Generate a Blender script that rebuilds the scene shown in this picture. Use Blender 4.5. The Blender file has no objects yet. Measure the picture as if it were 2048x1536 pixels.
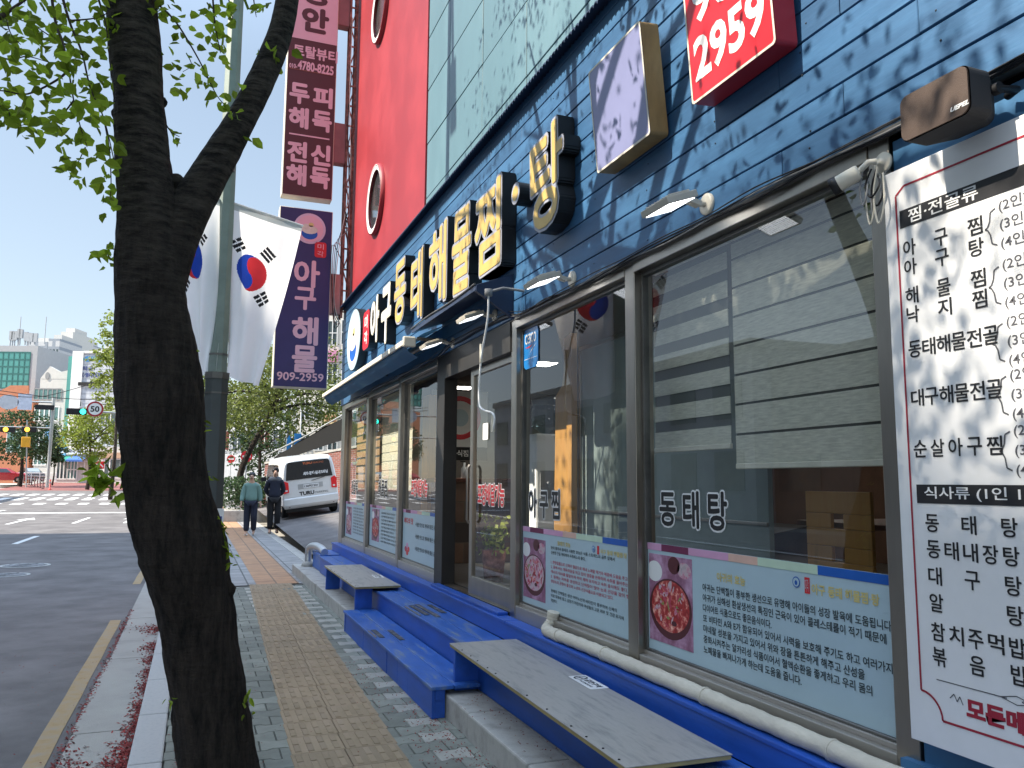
import bpy, bmesh, math, random
import numpy as np
from mathutils import Vector, Matrix
R = math.radians
random.seed(7); rng = np.random.default_rng(7)
S = bpy.context.scene; COL = S.collection

# ---------------------------------------------------------------- camera, sky, sun
def cam_rows(p, r, y):
    cy, sy, cp, sp = math.cos(y), math.sin(y), math.cos(p), math.sin(p)
    f = Vector((sy*cp, cy*cp, sp)); ri = Vector((cy, -sy, 0)); u = ri.cross(f)
    return math.cos(r)*ri + math.sin(r)*u, -math.sin(r)*ri + math.cos(r)*u, f
F = 1620.0; EYE = Vector((0, 0, 1.5))
CR, CU, CF = cam_rows(R(6.95), R(0.4), R(21.2))
cd = bpy.data.cameras.new('camera'); cam = bpy.data.objects.new('camera', cd); COL.objects.link(cam)
cd.sensor_width = 36; cd.lens = 36*F/2048; cd.clip_end = 3000; cd.clip_start = .05
m3 = Matrix((CR, CU, -CF)).transposed(); cam.matrix_world = Matrix.Translation(EYE) @ m3.to_4x4()
S.camera = cam
SUN = Vector((1, -.07, -1.0)).normalized()
w = bpy.data.worlds.new('World'); S.world = w; w.use_nodes = True
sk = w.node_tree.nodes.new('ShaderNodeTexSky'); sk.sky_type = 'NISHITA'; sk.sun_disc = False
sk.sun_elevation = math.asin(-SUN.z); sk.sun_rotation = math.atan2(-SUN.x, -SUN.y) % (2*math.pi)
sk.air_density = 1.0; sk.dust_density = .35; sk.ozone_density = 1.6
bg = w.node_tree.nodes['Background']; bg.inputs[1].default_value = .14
sh = w.node_tree.nodes.new('ShaderNodeHueSaturation'); sh.inputs['Saturation'].default_value = 1.05   # slight saturation lift on the sky colour
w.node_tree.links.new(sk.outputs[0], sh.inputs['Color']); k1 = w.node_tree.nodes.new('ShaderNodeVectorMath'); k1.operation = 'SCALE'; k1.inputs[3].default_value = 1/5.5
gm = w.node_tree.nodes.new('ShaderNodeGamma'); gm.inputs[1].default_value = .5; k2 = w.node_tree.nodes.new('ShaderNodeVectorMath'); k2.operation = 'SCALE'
# sky gain added by elevation: dimmed low down, boosted overhead to fill the shade
tcw = w.node_tree.nodes.new('ShaderNodeTexCoord'); sxw = w.node_tree.nodes.new('ShaderNodeSeparateXYZ'); sky_gain = w.node_tree.nodes.new('ShaderNodeMapRange'); sky_gain.interpolation_type = 'SMOOTHSTEP'
for i_, v_ in ((1, .42), (2, .95), (3, 5.5*.49), (4, 5.5*1.9)): sky_gain.inputs[i_].default_value = v_
w.node_tree.links.new(tcw.outputs['Generated'], sxw.inputs[0]); w.node_tree.links.new(sxw.outputs['Z'], sky_gain.inputs[0]); w.node_tree.links.new(sky_gain.outputs[0], k2.inputs[3])
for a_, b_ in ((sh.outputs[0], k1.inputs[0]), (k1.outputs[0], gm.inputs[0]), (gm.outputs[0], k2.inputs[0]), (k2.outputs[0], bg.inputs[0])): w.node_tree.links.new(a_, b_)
sl = bpy.data.lights.new('sun', 'SUN'); sl.energy = 3.9; sl.angle = R(.5); sl.color = (1, .91, .78)
so = bpy.data.objects.new('sun', sl); COL.objects.link(so); so.rotation_euler = SUN.to_track_quat('-Z', 'Y').to_euler()
S.view_settings.view_transform = 'Standard'; S.view_settings.look = 'None'; S.view_settings.exposure = 1.45; S.view_settings.gamma = 1
try:
    S.cycles.use_denoising = True; S.cycles.max_bounces = 10; S.cycles.transparent_max_bounces = 24; S.cycles.glossy_bounces = 4
except Exception: pass

# survey helpers: sight lines of the survey photo met with a plane of the place
def ray(px, py): return (CR*((px-1024)/F) + CU*((768-py)/F) + CF)
def on_z(px, py, z=0.0): d = ray(px, py); return EYE + d*((z-EYE.z)/d.z)
def on_x(px, py, x): d = ray(px, py); return EYE + d*(x/d.x)
def on_y(px, py, y): d = ray(px, py); return EYE + d*(y/d.y)
def FX(px, py, x=2.28): v = on_x(px, py, x); return v.y, v.z

# ---------------------------------------------------------------- tags
def tag(o, label=None, cat=None, group=None, kind=None):
    if label: o['label'] = label
    if cat: o['category'] = cat
    if group: o['group'] = group
    if kind: o['kind'] = kind
    return o
def thing(name, label, cat, loc=(0, 0, 0), rz=0, group=None):
    o = bpy.data.objects.new(name, None); COL.objects.link(o); o.location = loc; o.rotation_euler[2] = rz
    o.empty_display_size = .2
    return tag(o, label, cat, group)
def dup(root, loc, rz=None, label=None, group=None):
    r = root.copy(); COL.objects.link(r); r.location = loc
    if rz is not None: r.rotation_euler[2] = rz
    if label: r['label'] = label
    if group: r['group'] = group
    for ch in list(root.children):
        c = ch.copy(); COL.objects.link(c); c.parent = r
        for g in list(ch.children):
            d = g.copy(); COL.objects.link(d); d.parent = c
    return r

# ---------------------------------------------------------------- materials
def nodes(name):
    m = bpy.data.materials.new(name); m.use_nodes = True; nt = m.node_tree
    return m, nt, nt.nodes['Principled BSDF'], nt.nodes['Material Output']
def mat(name, col, rough=.6, metal=0, var=.12, scale=3, bump=0, bscale=80, spec=.4, stretch=(1, 1, 1), col2=None, mix=(.45, .65), island=0, trans=0, emit=0, coat=0):
    m, nt, b, out = nodes(name); L = nt.links.new; N = nt.nodes.new
    tc = N('ShaderNodeTexCoord'); mp = N('ShaderNodeMapping'); mp.inputs['Scale'].default_value = stretch; L(tc.outputs['Object'], mp.inputs[0])
    n1 = N('ShaderNodeTexNoise'); n1.inputs['Scale'].default_value = scale; n1.inputs['Detail'].default_value = 6; n1.inputs['Roughness'].default_value = .65; L(mp.outputs[0], n1.inputs['Vector'])
    c = (*col, 1)
    if col2:
        rp = N('ShaderNodeValToRGB'); rp.color_ramp.elements[0].position, rp.color_ramp.elements[1].position = mix
        rp.color_ramp.elements[0].color = c; rp.color_ramp.elements[1].color = (*col2, 1); L(n1.outputs['Fac'], rp.inputs[0]); src = rp.outputs[0]
    else:
        rgb = N('ShaderNodeRGB'); rgb.outputs[0].default_value = c; src = rgb.outputs[0]
    hs = N('ShaderNodeHueSaturation'); L(src, hs.inputs['Color'])
    mr = N('ShaderNodeMapRange'); mr.inputs[1].default_value = .3; mr.inputs[2].default_value = .7; mr.inputs[3].default_value = 1-var; mr.inputs[4].default_value = 1+var
    L(n1.outputs['Fac'], mr.inputs[0]); val = mr.outputs[0]
    if island:
        g = N('ShaderNodeNewGeometry'); mi = N('ShaderNodeMapRange'); mi.inputs[3].default_value = 1-island; mi.inputs[4].default_value = 1+island
        L(g.outputs['Random Per Island'], mi.inputs[0]); mu = N('ShaderNodeMath'); mu.operation = 'MULTIPLY'; L(val, mu.inputs[0]); L(mi.outputs[0], mu.inputs[1]); val = mu.outputs[0]
    L(val, hs.inputs['Value']); L(hs.outputs[0], b.inputs['Base Color'])
    rr = N('ShaderNodeMapRange'); rr.inputs[3].default_value = max(.02, rough-.1); rr.inputs[4].default_value = min(1, rough+.1); L(n1.outputs['Fac'], rr.inputs[0]); L(rr.outputs[0], b.inputs['Roughness'])
    b.inputs['Metallic'].default_value = metal; b.inputs['Specular IOR Level'].default_value = spec
    if coat: b.inputs['Coat Weight'].default_value = coat; b.inputs['Coat Roughness'].default_value = .08
    if bump:
        n2 = N('ShaderNodeTexNoise'); n2.inputs['Scale'].default_value = bscale; n2.inputs['Detail'].default_value = 5; L(mp.outputs[0], n2.inputs['Vector'])
        bp = N('ShaderNodeBump'); bp.inputs['Strength'].default_value = bump; bp.inputs['Distance'].default_value = .01; L(n2.outputs['Fac'], bp.inputs['Height']); L(bp.outputs[0], b.inputs['Normal'])
    if trans:
        t = N('ShaderNodeBsdfTranslucent'); L(hs.outputs[0], t.inputs[0]); mx = N('ShaderNodeMixShader'); mx.inputs[0].default_value = trans
        L(b.outputs[0], mx.inputs[1]); L(t.outputs[0], mx.inputs[2]); L(mx.outputs[0], out.inputs[0])
    if emit:
        b.inputs['Emission Color'].default_value = c; b.inputs['Emission Strength'].default_value = emit
    return m
def glass(name, tint=(.9, .93, .92), ior=1.75):
    m, nt, b, out = nodes(name); N = nt.nodes.new; L = nt.links.new
    t = N('ShaderNodeBsdfTransparent'); t.inputs[0].default_value = (*tint, 1); g = N('ShaderNodeBsdfGlossy'); g.inputs['Roughness'].default_value = .0
    g.inputs[0].default_value = (.95, .97, 1, 1)
    lw = N('ShaderNodeLayerWeight'); lw.inputs[0].default_value = .5; pw = N('ShaderNodeMath'); pw.operation = 'POWER'; pw.inputs[1].default_value = 5; L(lw.outputs['Facing'], pw.inputs[0]); f = N('ShaderNodeMapRange'); f.inputs[3].default_value = 2*((ior-1)/(ior+1))**2*.62; f.inputs[4].default_value = .62; L(pw.outputs[0], f.inputs[0]); mx = N('ShaderNodeMixShader')
    tc = N('ShaderNodeTexCoord'); n = N('ShaderNodeTexNoise'); n.inputs['Scale'].default_value = .9; n.inputs['Detail'].default_value = 1; L(tc.outputs['Object'], n.inputs['Vector'])
    bp = N('ShaderNodeBump'); bp.inputs['Strength'].default_value = .06; bp.inputs['Distance'].default_value = .01; L(n.outputs['Fac'], bp.inputs['Height']); L(bp.outputs[0], g.inputs['Normal'])
    L(f.outputs[0], mx.inputs[0]); L(t.outputs[0], mx.inputs[1]); L(g.outputs[0], mx.inputs[2]); L(mx.outputs[0], out.inputs[0]); return m
def brick(name, c1, c2, mortar, w_=.22, h_=.07, gap=.008, rough=.8, axes='XZ', off=.5):
    m, nt, b, out = nodes(name); N = nt.nodes.new; L = nt.links.new
    tc = N('ShaderNodeTexCoord'); sx = N('ShaderNodeSeparateXYZ'); cb = N('ShaderNodeCombineXYZ'); L(tc.outputs['Object'], sx.inputs[0])
    L(sx.outputs[axes[0]], cb.inputs[0]); L(sx.outputs[axes[1]], cb.inputs[1])
    br = N('ShaderNodeTexBrick'); br.inputs['Scale'].default_value = 1; br.inputs['Brick Width'].default_value = w_; br.inputs['Row Height'].default_value = h_; br.inputs['Mortar Size'].default_value = gap
    br.offset = off; br.inputs['Color1'].default_value = (*c1, 1); br.inputs['Color2'].default_value = (*c2, 1); br.inputs['Mortar'].default_value = (*mortar, 1); L(cb.outputs[0], br.inputs['Vector'])
    n = N('ShaderNodeTexNoise'); n.inputs['Scale'].default_value = 4; n.inputs['Detail'].default_value = 6; L(tc.outputs['Object'], n.inputs['Vector'])
    mr = N('ShaderNodeMapRange'); mr.inputs[1].default_value = .3; mr.inputs[2].default_value = .7; mr.inputs[3].default_value = .8; mr.inputs[4].default_value = 1.15; L(n.outputs['Fac'], mr.inputs[0])
    hs = N('ShaderNodeHueSaturation'); L(br.outputs[0], hs.inputs['Color']); L(mr.outputs[0], hs.inputs['Value']); L(hs.outputs[0], b.inputs['Base Color'])
    bp = N('ShaderNodeBump'); bp.inputs['Strength'].default_value = .5; bp.inputs['Distance'].default_value = .01; bp.invert = True; L(br.outputs['Fac'], bp.inputs['Height']); L(bp.outputs[0], b.inputs['Normal'])
    b.inputs['Roughness'].default_value = rough; return m

# ---------------------------------------------------------------- mesh builder
_TC = {}
def text_mesh(body, offset=0.0, extrude=0.0, shear=0.0, spacing=1.0):
    k = (body, round(offset, 4), round(extrude, 4), shear, spacing)
    if k in _TC: return _TC[k]
    c = bpy.data.curves.new('lettering', 'FONT'); c.body = body; c.size = 1; c.offset = offset; c.extrude = extrude; c.shear = shear; c.space_character = spacing
    c.resolution_u = 3; c.align_x = 'LEFT'
    o = bpy.data.objects.new('lettering', c); me = o.to_mesh()
    V = [tuple(v.co) for v in me.vertices]; Fc = [tuple(p.vertices) for p in me.polygons]
    o.to_mesh_clear(); bpy.data.objects.remove(o); bpy.data.curves.remove(c)
    _TC[k] = (V, Fc); return V, Fc
WALL = (Vector((0, -1, 0)), Vector((0, 0, 1)), Vector((-1, 0, 0)))       # reads from the street side
FRONT = (Vector((1, 0, 0)), Vector((0, 0, 1)), Vector((0, -1, 0)))       # faces the camera along the pavement
FLOOR = (Vector((0, -1, 0)), Vector((1, 0, 0)), Vector((0, 0, 1)))
class MB:
    def __init__(s, loc=(0, 0, 0)): s.v = []; s.f = []; s.m = []; s.sm = []; s.o = Vector(loc)
    def add(s, V, Fc, mi=0, smooth=False):
        n = len(s.v); s.v += [tuple(Vector(v)-s.o) for v in V]
        s.f += [tuple(i+n for i in f) for f in Fc]; s.m += [mi]*len(Fc); s.sm += [smooth]*len(Fc); return s
    def box(s, x0, x1, y0, y1, z0, z1, mi=0):
        x0, x1 = sorted((x0, x1)); y0, y1 = sorted((y0, y1)); z0, z1 = sorted((z0, z1))
        return s.add([(x0, y0, z0), (x1, y0, z0), (x1, y1, z0), (x0, y1, z0), (x0, y0, z1), (x1, y0, z1), (x1, y1, z1), (x0, y1, z1)],
                     [(3, 2, 1, 0), (4, 5, 6, 7), (0, 1, 5, 4), (1, 2, 6, 5), (2, 3, 7, 6), (3, 0, 4, 7)], mi)
    def obox(s, c, ax, ay, az, mi=0):           # centre and three half-axes
        c, ax, ay, az = map(Vector, (c, ax, ay, az))
        V = [c+i*ax+j*ay+k*az for k in (-1, 1) for j in (-1, 1) for i in (-1, 1)]
        return s.add(V, [(0, 2, 3, 1), (4, 5, 7, 6), (0, 1, 5, 4), (1, 3, 7, 5), (3, 2, 6, 7), (2, 0, 4, 6)], mi)
    def quad(s, a, b, c, d, mi=0): return s.add([a, b, c, d], [(0, 1, 2, 3)], mi)
    def prism(s, pts, fr, o, depth, mi=0, mside=None, smooth=False):    # polygon in a frame, grown along its normal by depth (front at o+depth)
        ux, uy, uz = fr; o = Vector(o); n = len(pts)
        a = [o+ux*p[0]+uy*p[1] for p in pts]; b = [q+uz*depth for q in a]
        s.add(b, [tuple(range(n))], mi); s.add(a, [tuple(reversed(range(n)))], mi if mside is None else mside)
        return s.add(a+b, [(i, (i+1) % n, n+(i+1) % n, n+i) for i in range(n)], mi if mside is None else mside, smooth)
    def tube(s, P, rad, n=8, mi=0, cap=True, wob=None):
        P = [Vector(p) for p in P]; k = len(P); rad = [rad]*k if not hasattr(rad, '__len__') else rad
        V = []; prev = None
        for i, p in enumerate(P):
            t = (P[min(i+1, k-1)]-P[max(i-1, 0)]).normalized()
            if prev is None: prev = t.orthogonal().normalized()
            prev = (prev-t*prev.dot(t)).normalized(); bn = t.cross(prev)
            for j in range(n):
                a = 2*math.pi*j/n; r = rad[i]*(1 if wob is None else wob(i, j)); V.append(p+(prev*math.cos(a)+bn*math.sin(a))*r)
        Fc = [(i*n+j, i*n+(j+1) % n, (i+1)*n+(j+1) % n, (i+1)*n+j) for i in range(k-1) for j in range(n)]
        s.add(V, Fc, mi, True)
        if cap: s.add(V[:n], [tuple(reversed(range(n)))], mi); s.add(V[-n:], [tuple(range(n))], mi)
        return s
    def lathe(s, prof, c, fr=None, n=20, mi=0):   # profile (r, h)
        ux, uy, uz = fr or (Vector((1, 0, 0)), Vector((0, 1, 0)), Vector((0, 0, 1))); c = Vector(c)
        V = [c+(ux*math.cos(2*math.pi*j/n)+uy*math.sin(2*math.pi*j/n))*r+uz*h for r, h in prof for j in range(n)]
        return s.add(V, [(i*n+j, i*n+(j+1) % n, (i+1)*n+(j+1) % n, (i+1)*n+j) for i in range(len(prof)-1) for j in range(n)], mi, True)
    def text(s, body, o, fr, h=None, w=None, wmax=None, mi=0, bold=0.0, ext=0.0, shear=0, spacing=1.0, anchor='l', rot=0, fat=0.0, fatref=None, nf=8):
        V, Fc = text_mesh(body, bold, 0 if not ext else 1.0, shear, spacing)      # fat: stroke thickened by ringed copies
        if not V: return s
        fatref = fat if fatref is None else fatref
        xs = [v[0] for v in V]; ys = [v[1] for v in V]; x0, x1, y0, y1 = min(xs)-fatref, max(xs)+fatref, min(ys)-fatref, max(ys)+fatref
        sy = h/max(y1-y0, 1e-6) if h else 1; sx = w/max(x1-x0, 1e-6) if w else sy
        if not h: sy = sx
        if wmax and sx*(x1-x0) > wmax: sx = wmax/(x1-x0)
        ax = {'l': x0, 'c': (x0+x1)/2, 'r': x1}[anchor]; ux, uy, uz = fr; o = Vector(o)
        if rot: ux, uy = ux*math.cos(rot)+uy*math.sin(rot), uy*math.cos(rot)-ux*math.sin(rot)
        for i in range(nf+1 if fat else 1):
            dx, dy = (fat*math.cos(2*math.pi*i/nf), fat*math.sin(2*math.pi*i/nf)) if (fat and i < nf) else (0, 0)
            s.add([o+ux*((v[0]+dx-ax)*sx)+uy*((v[1]+dy-y0)*sy)+uz*(v[2]*ext+i*.00009) for v in V], Fc, mi)
        return s
    def build(s, name, mats, parent=None, bevel=0, seg=2, **kw):
        me = bpy.data.meshes.new(name); me.from_pydata(s.v, [], s.f)
        mats = mats if isinstance(mats, (list, tuple)) else [mats]
        for m in mats: me.materials.append(m)
        me.polygons.foreach_set('material_index', s.m); me.polygons.foreach_set('use_smooth', s.sm); me.update()
        o = bpy.data.objects.new(name, me); COL.objects.link(o)
        if parent is not None: o.parent = parent
        else: o.location = s.o
        if bevel:
            b = o.modifiers.new('bevel', 'BEVEL'); b.width = bevel; b.segments = seg; b.limit_method = 'ANGLE'; b.angle_limit = R(40); b.harden_normals = False
        return tag(o, **kw) if kw else o
def ell(rx, ry, n=32, cx=0, cy=0): return [(cx+rx*math.cos(2*math.pi*i/n), cy+ry*math.sin(2*math.pi*i/n)) for i in range(n)]
def rrect(w_, h_, r, n=5):
    P = []
    for cx, cy, a0 in ((w_/2-r, h_/2-r, 0), (-w_/2+r, h_/2-r, 90), (-w_/2+r, -h_/2+r, 180), (w_/2-r, -h_/2+r, 270)):
        P += [(cx+r*math.cos(R(a0+90*i/n)), cy+r*math.sin(R(a0+90*i/n))) for i in range(n+1)]
    return P
def spline(P, k=6):
    P = [Vector(p) for p in P]; Q = [P[0]]+P+[P[-1]]; out = []
    for i in range(1, len(Q)-2):
        for t in range(k):
            t /= k; a, b, c, d = Q[i-1], Q[i], Q[i+1], Q[i+2]
            out.append(.5*((2*b)+(c-a)*t+(2*a-5*b+4*c-d)*t*t+(3*b-a-3*c+d)*t**3))
    return out+[P[-1]]
_S = lambda n, o: o

# shared materials
M_ = {}
def defm(**k):
    for a, b in k.items(): M_[a] = b
defm(asphalt=mat('asphalt', (.112, .103, .10), .85, var=.22, scale=1.2, bump=.5, bscale=220, island=0, col2=(.15, .14, .136), mix=(.35, .7)),
     concrete=mat('concrete', (.32, .305, .275), .85, var=.2, scale=2.5, bump=.35, bscale=120, col2=(.29, .28, .25)),
     granite=mat('granite', (.42, .415, .40), .75, var=.1, scale=40, bump=.15, bscale=200, col2=(.33, .33, .33)),
     kerbstone=mat('kerbstone', (.43, .415, .38), .8, var=.18, scale=6, bump=.2, bscale=150, col2=(.25, .24, .22)),
     paver=mat('paver', (.205, .215, .185), .85, var=.16, scale=9, bump=.3, bscale=260, island=.2),
     paver_light=mat('paver_light', (.36, .35, .31), .85, var=.16, scale=9, bump=.3, bscale=260, island=.12),
     tactile=mat('tactile', (.30, .228, .145), .85, var=.2, scale=5, bump=.3, bscale=200, island=.12, col2=(.27, .205, .14)),
     sand=mat('sand', (.09, .085, .075), .95),
     bluepaint=mat('bluepaint', (.016, .088, .42), .45, var=.28, scale=5, bump=.12, bscale=30, stretch=(1, .2, 1), spec=.45),
     blueworn=mat('blueworn', (.026, .115, .43), .45, var=.22, scale=7, bump=.25, bscale=50, stretch=(2.2, .45, 1), col2=(.12, .17, .27), mix=(.50, .66)),
     lino=mat('lino', (.40, .38, .35), .38, var=.18, scale=5, bump=.12, bscale=40, stretch=(5, .8, 1), col2=(.215, .21, .20), mix=(.46, .68)),
     steel=mat('steel', (.36, .33, .29), .34, 1, var=.16, scale=4, bump=.05, bscale=60, stretch=(1, 1, .15)),
     steel_dark=mat('steel_dark', (.16, .155, .145), .4, .7, var=.3, scale=4),
     steel_sill=mat('steel_sill', (.45, .42, .38), .4, .85, var=.15, scale=3, stretch=(1, .15, 1)),
     siding=mat('siding', (.028, .095, .20), .5, var=.24, island=.10, scale=4, bump=.12, bscale=35, stretch=(1, .25, 1.5), col2=(.038, .118, .23)),
     groove=mat('groove', (.012, .018, .03), .8),
     navy=mat('navy', (.02, .035, .075), .5, var=.2),
     red_wall=mat('red_wall', (.28, .022, .030), .5, var=.12, scale=.8, bump=.08, bscale=12, col2=(.31, .028, .036)),
     teal_panel=mat('teal_panel', (.10, .185, .215), .4, var=.12, scale=.9, stretch=(1, 1, .3), col2=(.12, .205, .235), island=.05),
     black=mat('black', (.012, .012, .013), .45), blackmat=mat('blackmat', (.02, .02, .022), .8),
     white=mat('white', (.78, .78, .77), .45, var=.05), whitematte=mat('whitematte', (.75, .75, .73), .7, var=.06),
     cream=mat('cream', (.62, .58, .48), .6, var=.14, scale=6), grey=mat('grey', (.25, .25, .25), .6, var=.1),
     maroon=mat('maroon', (.085, .018, .024), .5, var=.08), pink=mat('pink', (.72, .42, .48), .5, var=.05),
     signnavy=mat('signnavy', (.035, .028, .11), .45, var=.1), redpaint=mat('redpaint', (.62, .02, .03), .35, var=.08),
     yellow=mat('yellow', (.50, .34, .095), .45, var=.1), lettergrey=mat('lettergrey', (.30, .31, .36), .5),
     rust=mat('rust', (.2, .07, .05), .8, var=.4, scale=10, col2=(.32, .13, .1)),
     skyblue=mat('skyblue', (.42, .55, .60), .4, var=.04), gold=mat('gold', (.62, .52, .2), .5), blue=mat('blue', (.01, .1, .42), .4),
     glass=glass('window_glass'), carglass=mat('carglass', (.015, .017, .02), .08, var=.1, spec=.8),
     wood=mat('wood', (.55, .28, .08), .42, var=.25, scale=5, bump=.1, bscale=30, stretch=(4, 4, .5), col2=(.42, .2, .055)),
     darkwood=mat('darkwood', (.09, .03, .018), .5, var=.25, scale=5, stretch=(3, 3, .6)),
     red_lamp=mat('red_lamp', (.5, .015, .02), .25, emit=.12), green_lamp=mat('green_lamp', (.02, .9, .6), .3, emit=3.0), amber_lamp=mat('amber_lamp', (1, .45, .05), .3, emit=1.2),
     led=mat('led', (.95, .98, 1), .3, emit=1.6), tyre=mat('tyre', (.012, .012, .012), .85), lamp_cover=mat('lamp_cover', (.8, .8, .78), .4),
     bark=None)
# ================================================================ THE GROUND
def gz(y): return min(max(0.0, y-40)*.022, 1.36)
YS = [-40, -10, 0, 5, 10, 15, 20, 25, 30, 35, 40, 60, 80, 100, 140, 200]
def sheet(name, x0, x1, y0, y1, z, m, step=1, **kw):
    ys = sorted(set([y0, y1]+[y for y in YS if y0 < y < y1])); mb = MB()
    V = []; 
    for y in ys: V += [(x0, y, z+gz(y)), (x1, y, z+gz(y))]
    mb.add(V, [(2*i, 2*i+1, 2*i+3, 2*i+2) for i in range(len(ys)-1)])
    return tag(mb.build(name, m), kind=kw.get('kind', 'structure'))
mb = MB(); g = [-1500, 0, 40, 140, 240, 1500]
V = [(x, y, -.3+min(gz(y), 2.2)) for y in g for x in (-1500, 1500)]
mb.add(V, [(2*i, 2*i+1, 2*i+3, 2*i+2) for i in range(5)]); tag(mb.build('ground', M_['concrete']), kind='structure')
sheet('road', -15, -.262, -30, 140, -.13, M_['asphalt'])
sheet('cross_road', -90, 60, 47, 74, -.134, M_['asphalt'])
# concrete gutter with a crack of dirt along the asphalt, in cast lengths
mb = MB(); y = -1.0
while y < 44:
    mb.box(-.655+.012*math.sin(y*1.7), -.262, y+.006, y+2.35, -.25, -.122, 0); y += 2.36
tag(mb.build('gutter', M_['concrete'], bevel=.006), kind='structure')
mb = MB(); y = -1.0
while y < 44:
    mb.box(-.26, -.085, y+.003, y+.985, -.3, 0.0, 0); y += .99
tag(mb.build('kerb', M_['granite'], bevel=.012), kind='structure')
# road markings: worn thermoplastic
def worn(name, col):
    m = mat(name, col, .7, var=.2, scale=6, bump=.3, bscale=200, col2=tuple(c*.55 for c in col), mix=(.55, .8)); return m
wy, ww = mat('worn_yellow', (.36, .25, .12), .8, var=.25, scale=9, bump=.4, bscale=200, col2=(.22, .19, .15), mix=(.42, .72)), worn('worn_white', (.62, .62, .6))
mb = MB()
for y0, y1 in ((-1, 10.75), (14.3, 17.4), (21, 24), (28, 31)):
    n = max(2, int((y1-y0)/.5)); xl = [(-.835+.003*math.sin(i*2.1), y0+(y1-y0)*i/n) for i in range(n+1)]
    V = []
    for x, y in xl: V += [(x, y, -.126), (x+.115, y, -.126)]
    mb.add(V, [(2*i, 2*i+1, 2*i+3, 2*i+2) for i in range(n)])
tag(mb.build('road_marking', wy), kind='structure')
mb = MB()
def mark(x0, x1, y0, y1): mb.add([(x0, y0, -.126+gz(y0)), (x1, y0, -.126+gz(y0)), (x1, y1, -.126+gz(y1)), (x0, y1, -.126+gz(y1))], [(0, 1, 2, 3)])
for y0 in (24, 34.7): mark(-4.25, -4.1, y0, y0+(3.2 if y0 < 30 else 5))
mark(-8.6, -8.42, 8, 46)
mark(-14, -.9, 43.2, 43.8)
for i in range(24): mark(-17+i*.95, -17+i*.95+.5, 57, 60.5); 
for i in range(24): mark(-17.4+i*.95, -17.4+i*.95+.5, 64, 67)
for i in range(16): mark(-16+i*1.1, -16+i*1.1+.5, 51.5, 53.2)
for xa in (-6.3, -2.4):                                         # lane arrows
    mark(xa-.08, xa+.08, 34.5, 38.0); z = -.126
    mb.add([(xa-.35, 38, z), (xa+.35, 38, z), (xa, 40, z)], [(0, 1, 2)])
tag(mb.build('road_marking', ww), kind='structure')
# red asphalt patch of the slow zone beyond the junction
sheet('red_road', -15, -.6, 74.2, 110, -.126, mat('red_road', (.22, .085, .075), .8, var=.2))
# two cast-iron manhole covers
iron = mat('iron', (.20, .205, .21), .5, .5, var=.25, scale=20); ironw = mat('iron_ring', (.42, .42, .40), .6, .2, var=.2)
def manhole(x, y, r, label):
    t = thing('manhole_cover', label, 'manhole cover', (x, y, -.126), group='manhole covers in the lane')
    mb = MB(); mb.lathe([(r, 0), (r, .004), (r*.86, .004), (r*.86, .0)], (0, 0, 0), n=36); mb.build('ring', ironw, t)
    mb = MB(); mb.lathe([(r*.85, 0), (r*.85, .003), (0.0, .003)], (0, 0, 0), n=36)
    for k in range(1, 5): mb.lathe([(r*.18*k+.015, .003), (r*.18*k+.015, .008), (r*.18*k-.015, .008), (r*.18*k-.015, .003)], (0, 0, 0), n=30)
    for k in range(12):
        a = k*math.pi/6; c = Vector((math.cos(a), math.sin(a), 0)); mb.obox(c*r*.52+Vector((0, 0, .004)), c*r*.26, c.orthogonal().normalized()*.012, (0, 0, .004))
    mb.build('lid', iron, t)
manhole(-2.93, 18.0, .43, 'round iron manhole cover in the road, the farther of the pair')
manhole(-2.92, 16.3, .36, 'round iron manhole cover in the road, the nearer of the pair')

# ---- interlocking pavers, each block real, with dog-bone light ones in every third column
def tact_x(y): return .556+.031*(y-4.4)
L_, h1, h2 = .2, .19, .142; pitch = (h1+h2)/2
half = [(-.0985, -h1/2), (-.066, -h1/2), (-.036, -h2/2), (.036, -h2/2), (.066, -h1/2), (.0985, -h1/2)]
outl = half+[(-x, -y) for x, y in half]
mbp = MB()
rows = int((12.55-1.2)/pitch)
for r in range(rows):
    yc = 1.2+r*pitch
    for c in range(-1, 10):
        xc = -.08+.1+c*L_+(r % 2)*L_/2
        if xc < -.16 or xc > 1.64: continue
        t = tact_x(yc)
        if t+.1 < xc < t+.5: continue
        light = (r % 2 == 0 and c % 3 == 1)
        dz = random.gauss(0, .0012); tx, ty = random.gauss(0, .006), random.gauss(0, .006); ca, sa = 1, random.gauss(0, .008)
        V = []
        for sc, z in ((.985, -.04), (.985, -.006), (.945, 0.0)):
            for x, y in outl:
                x_ = x*(sc if sc > .95 else .96); y_ = y*sc; xx, yy = x_-y_*sa, y_+x_*sa
                V.append((max(-.083, xc+xx), yc+yy, z+dz+tx*xx+ty*yy))
        n = len(outl)
        Fc = [(k*n+i, k*n+(i+1) % n, (k+1)*n+(i+1) % n, (k+1)*n+i) for k in (0, 1) for i in range(n)]+[tuple(range(2*n, 3*n))]
        mbp.add(V, Fc, 1 if light else 0)
mbp.box(-.08, 1.6, .8, 12.6, -.1, -.012, 2)
tag(mbp.build('sidewalk', [M_['paver'], M_['paver_light'], M_['sand']]), kind='structure')
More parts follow.
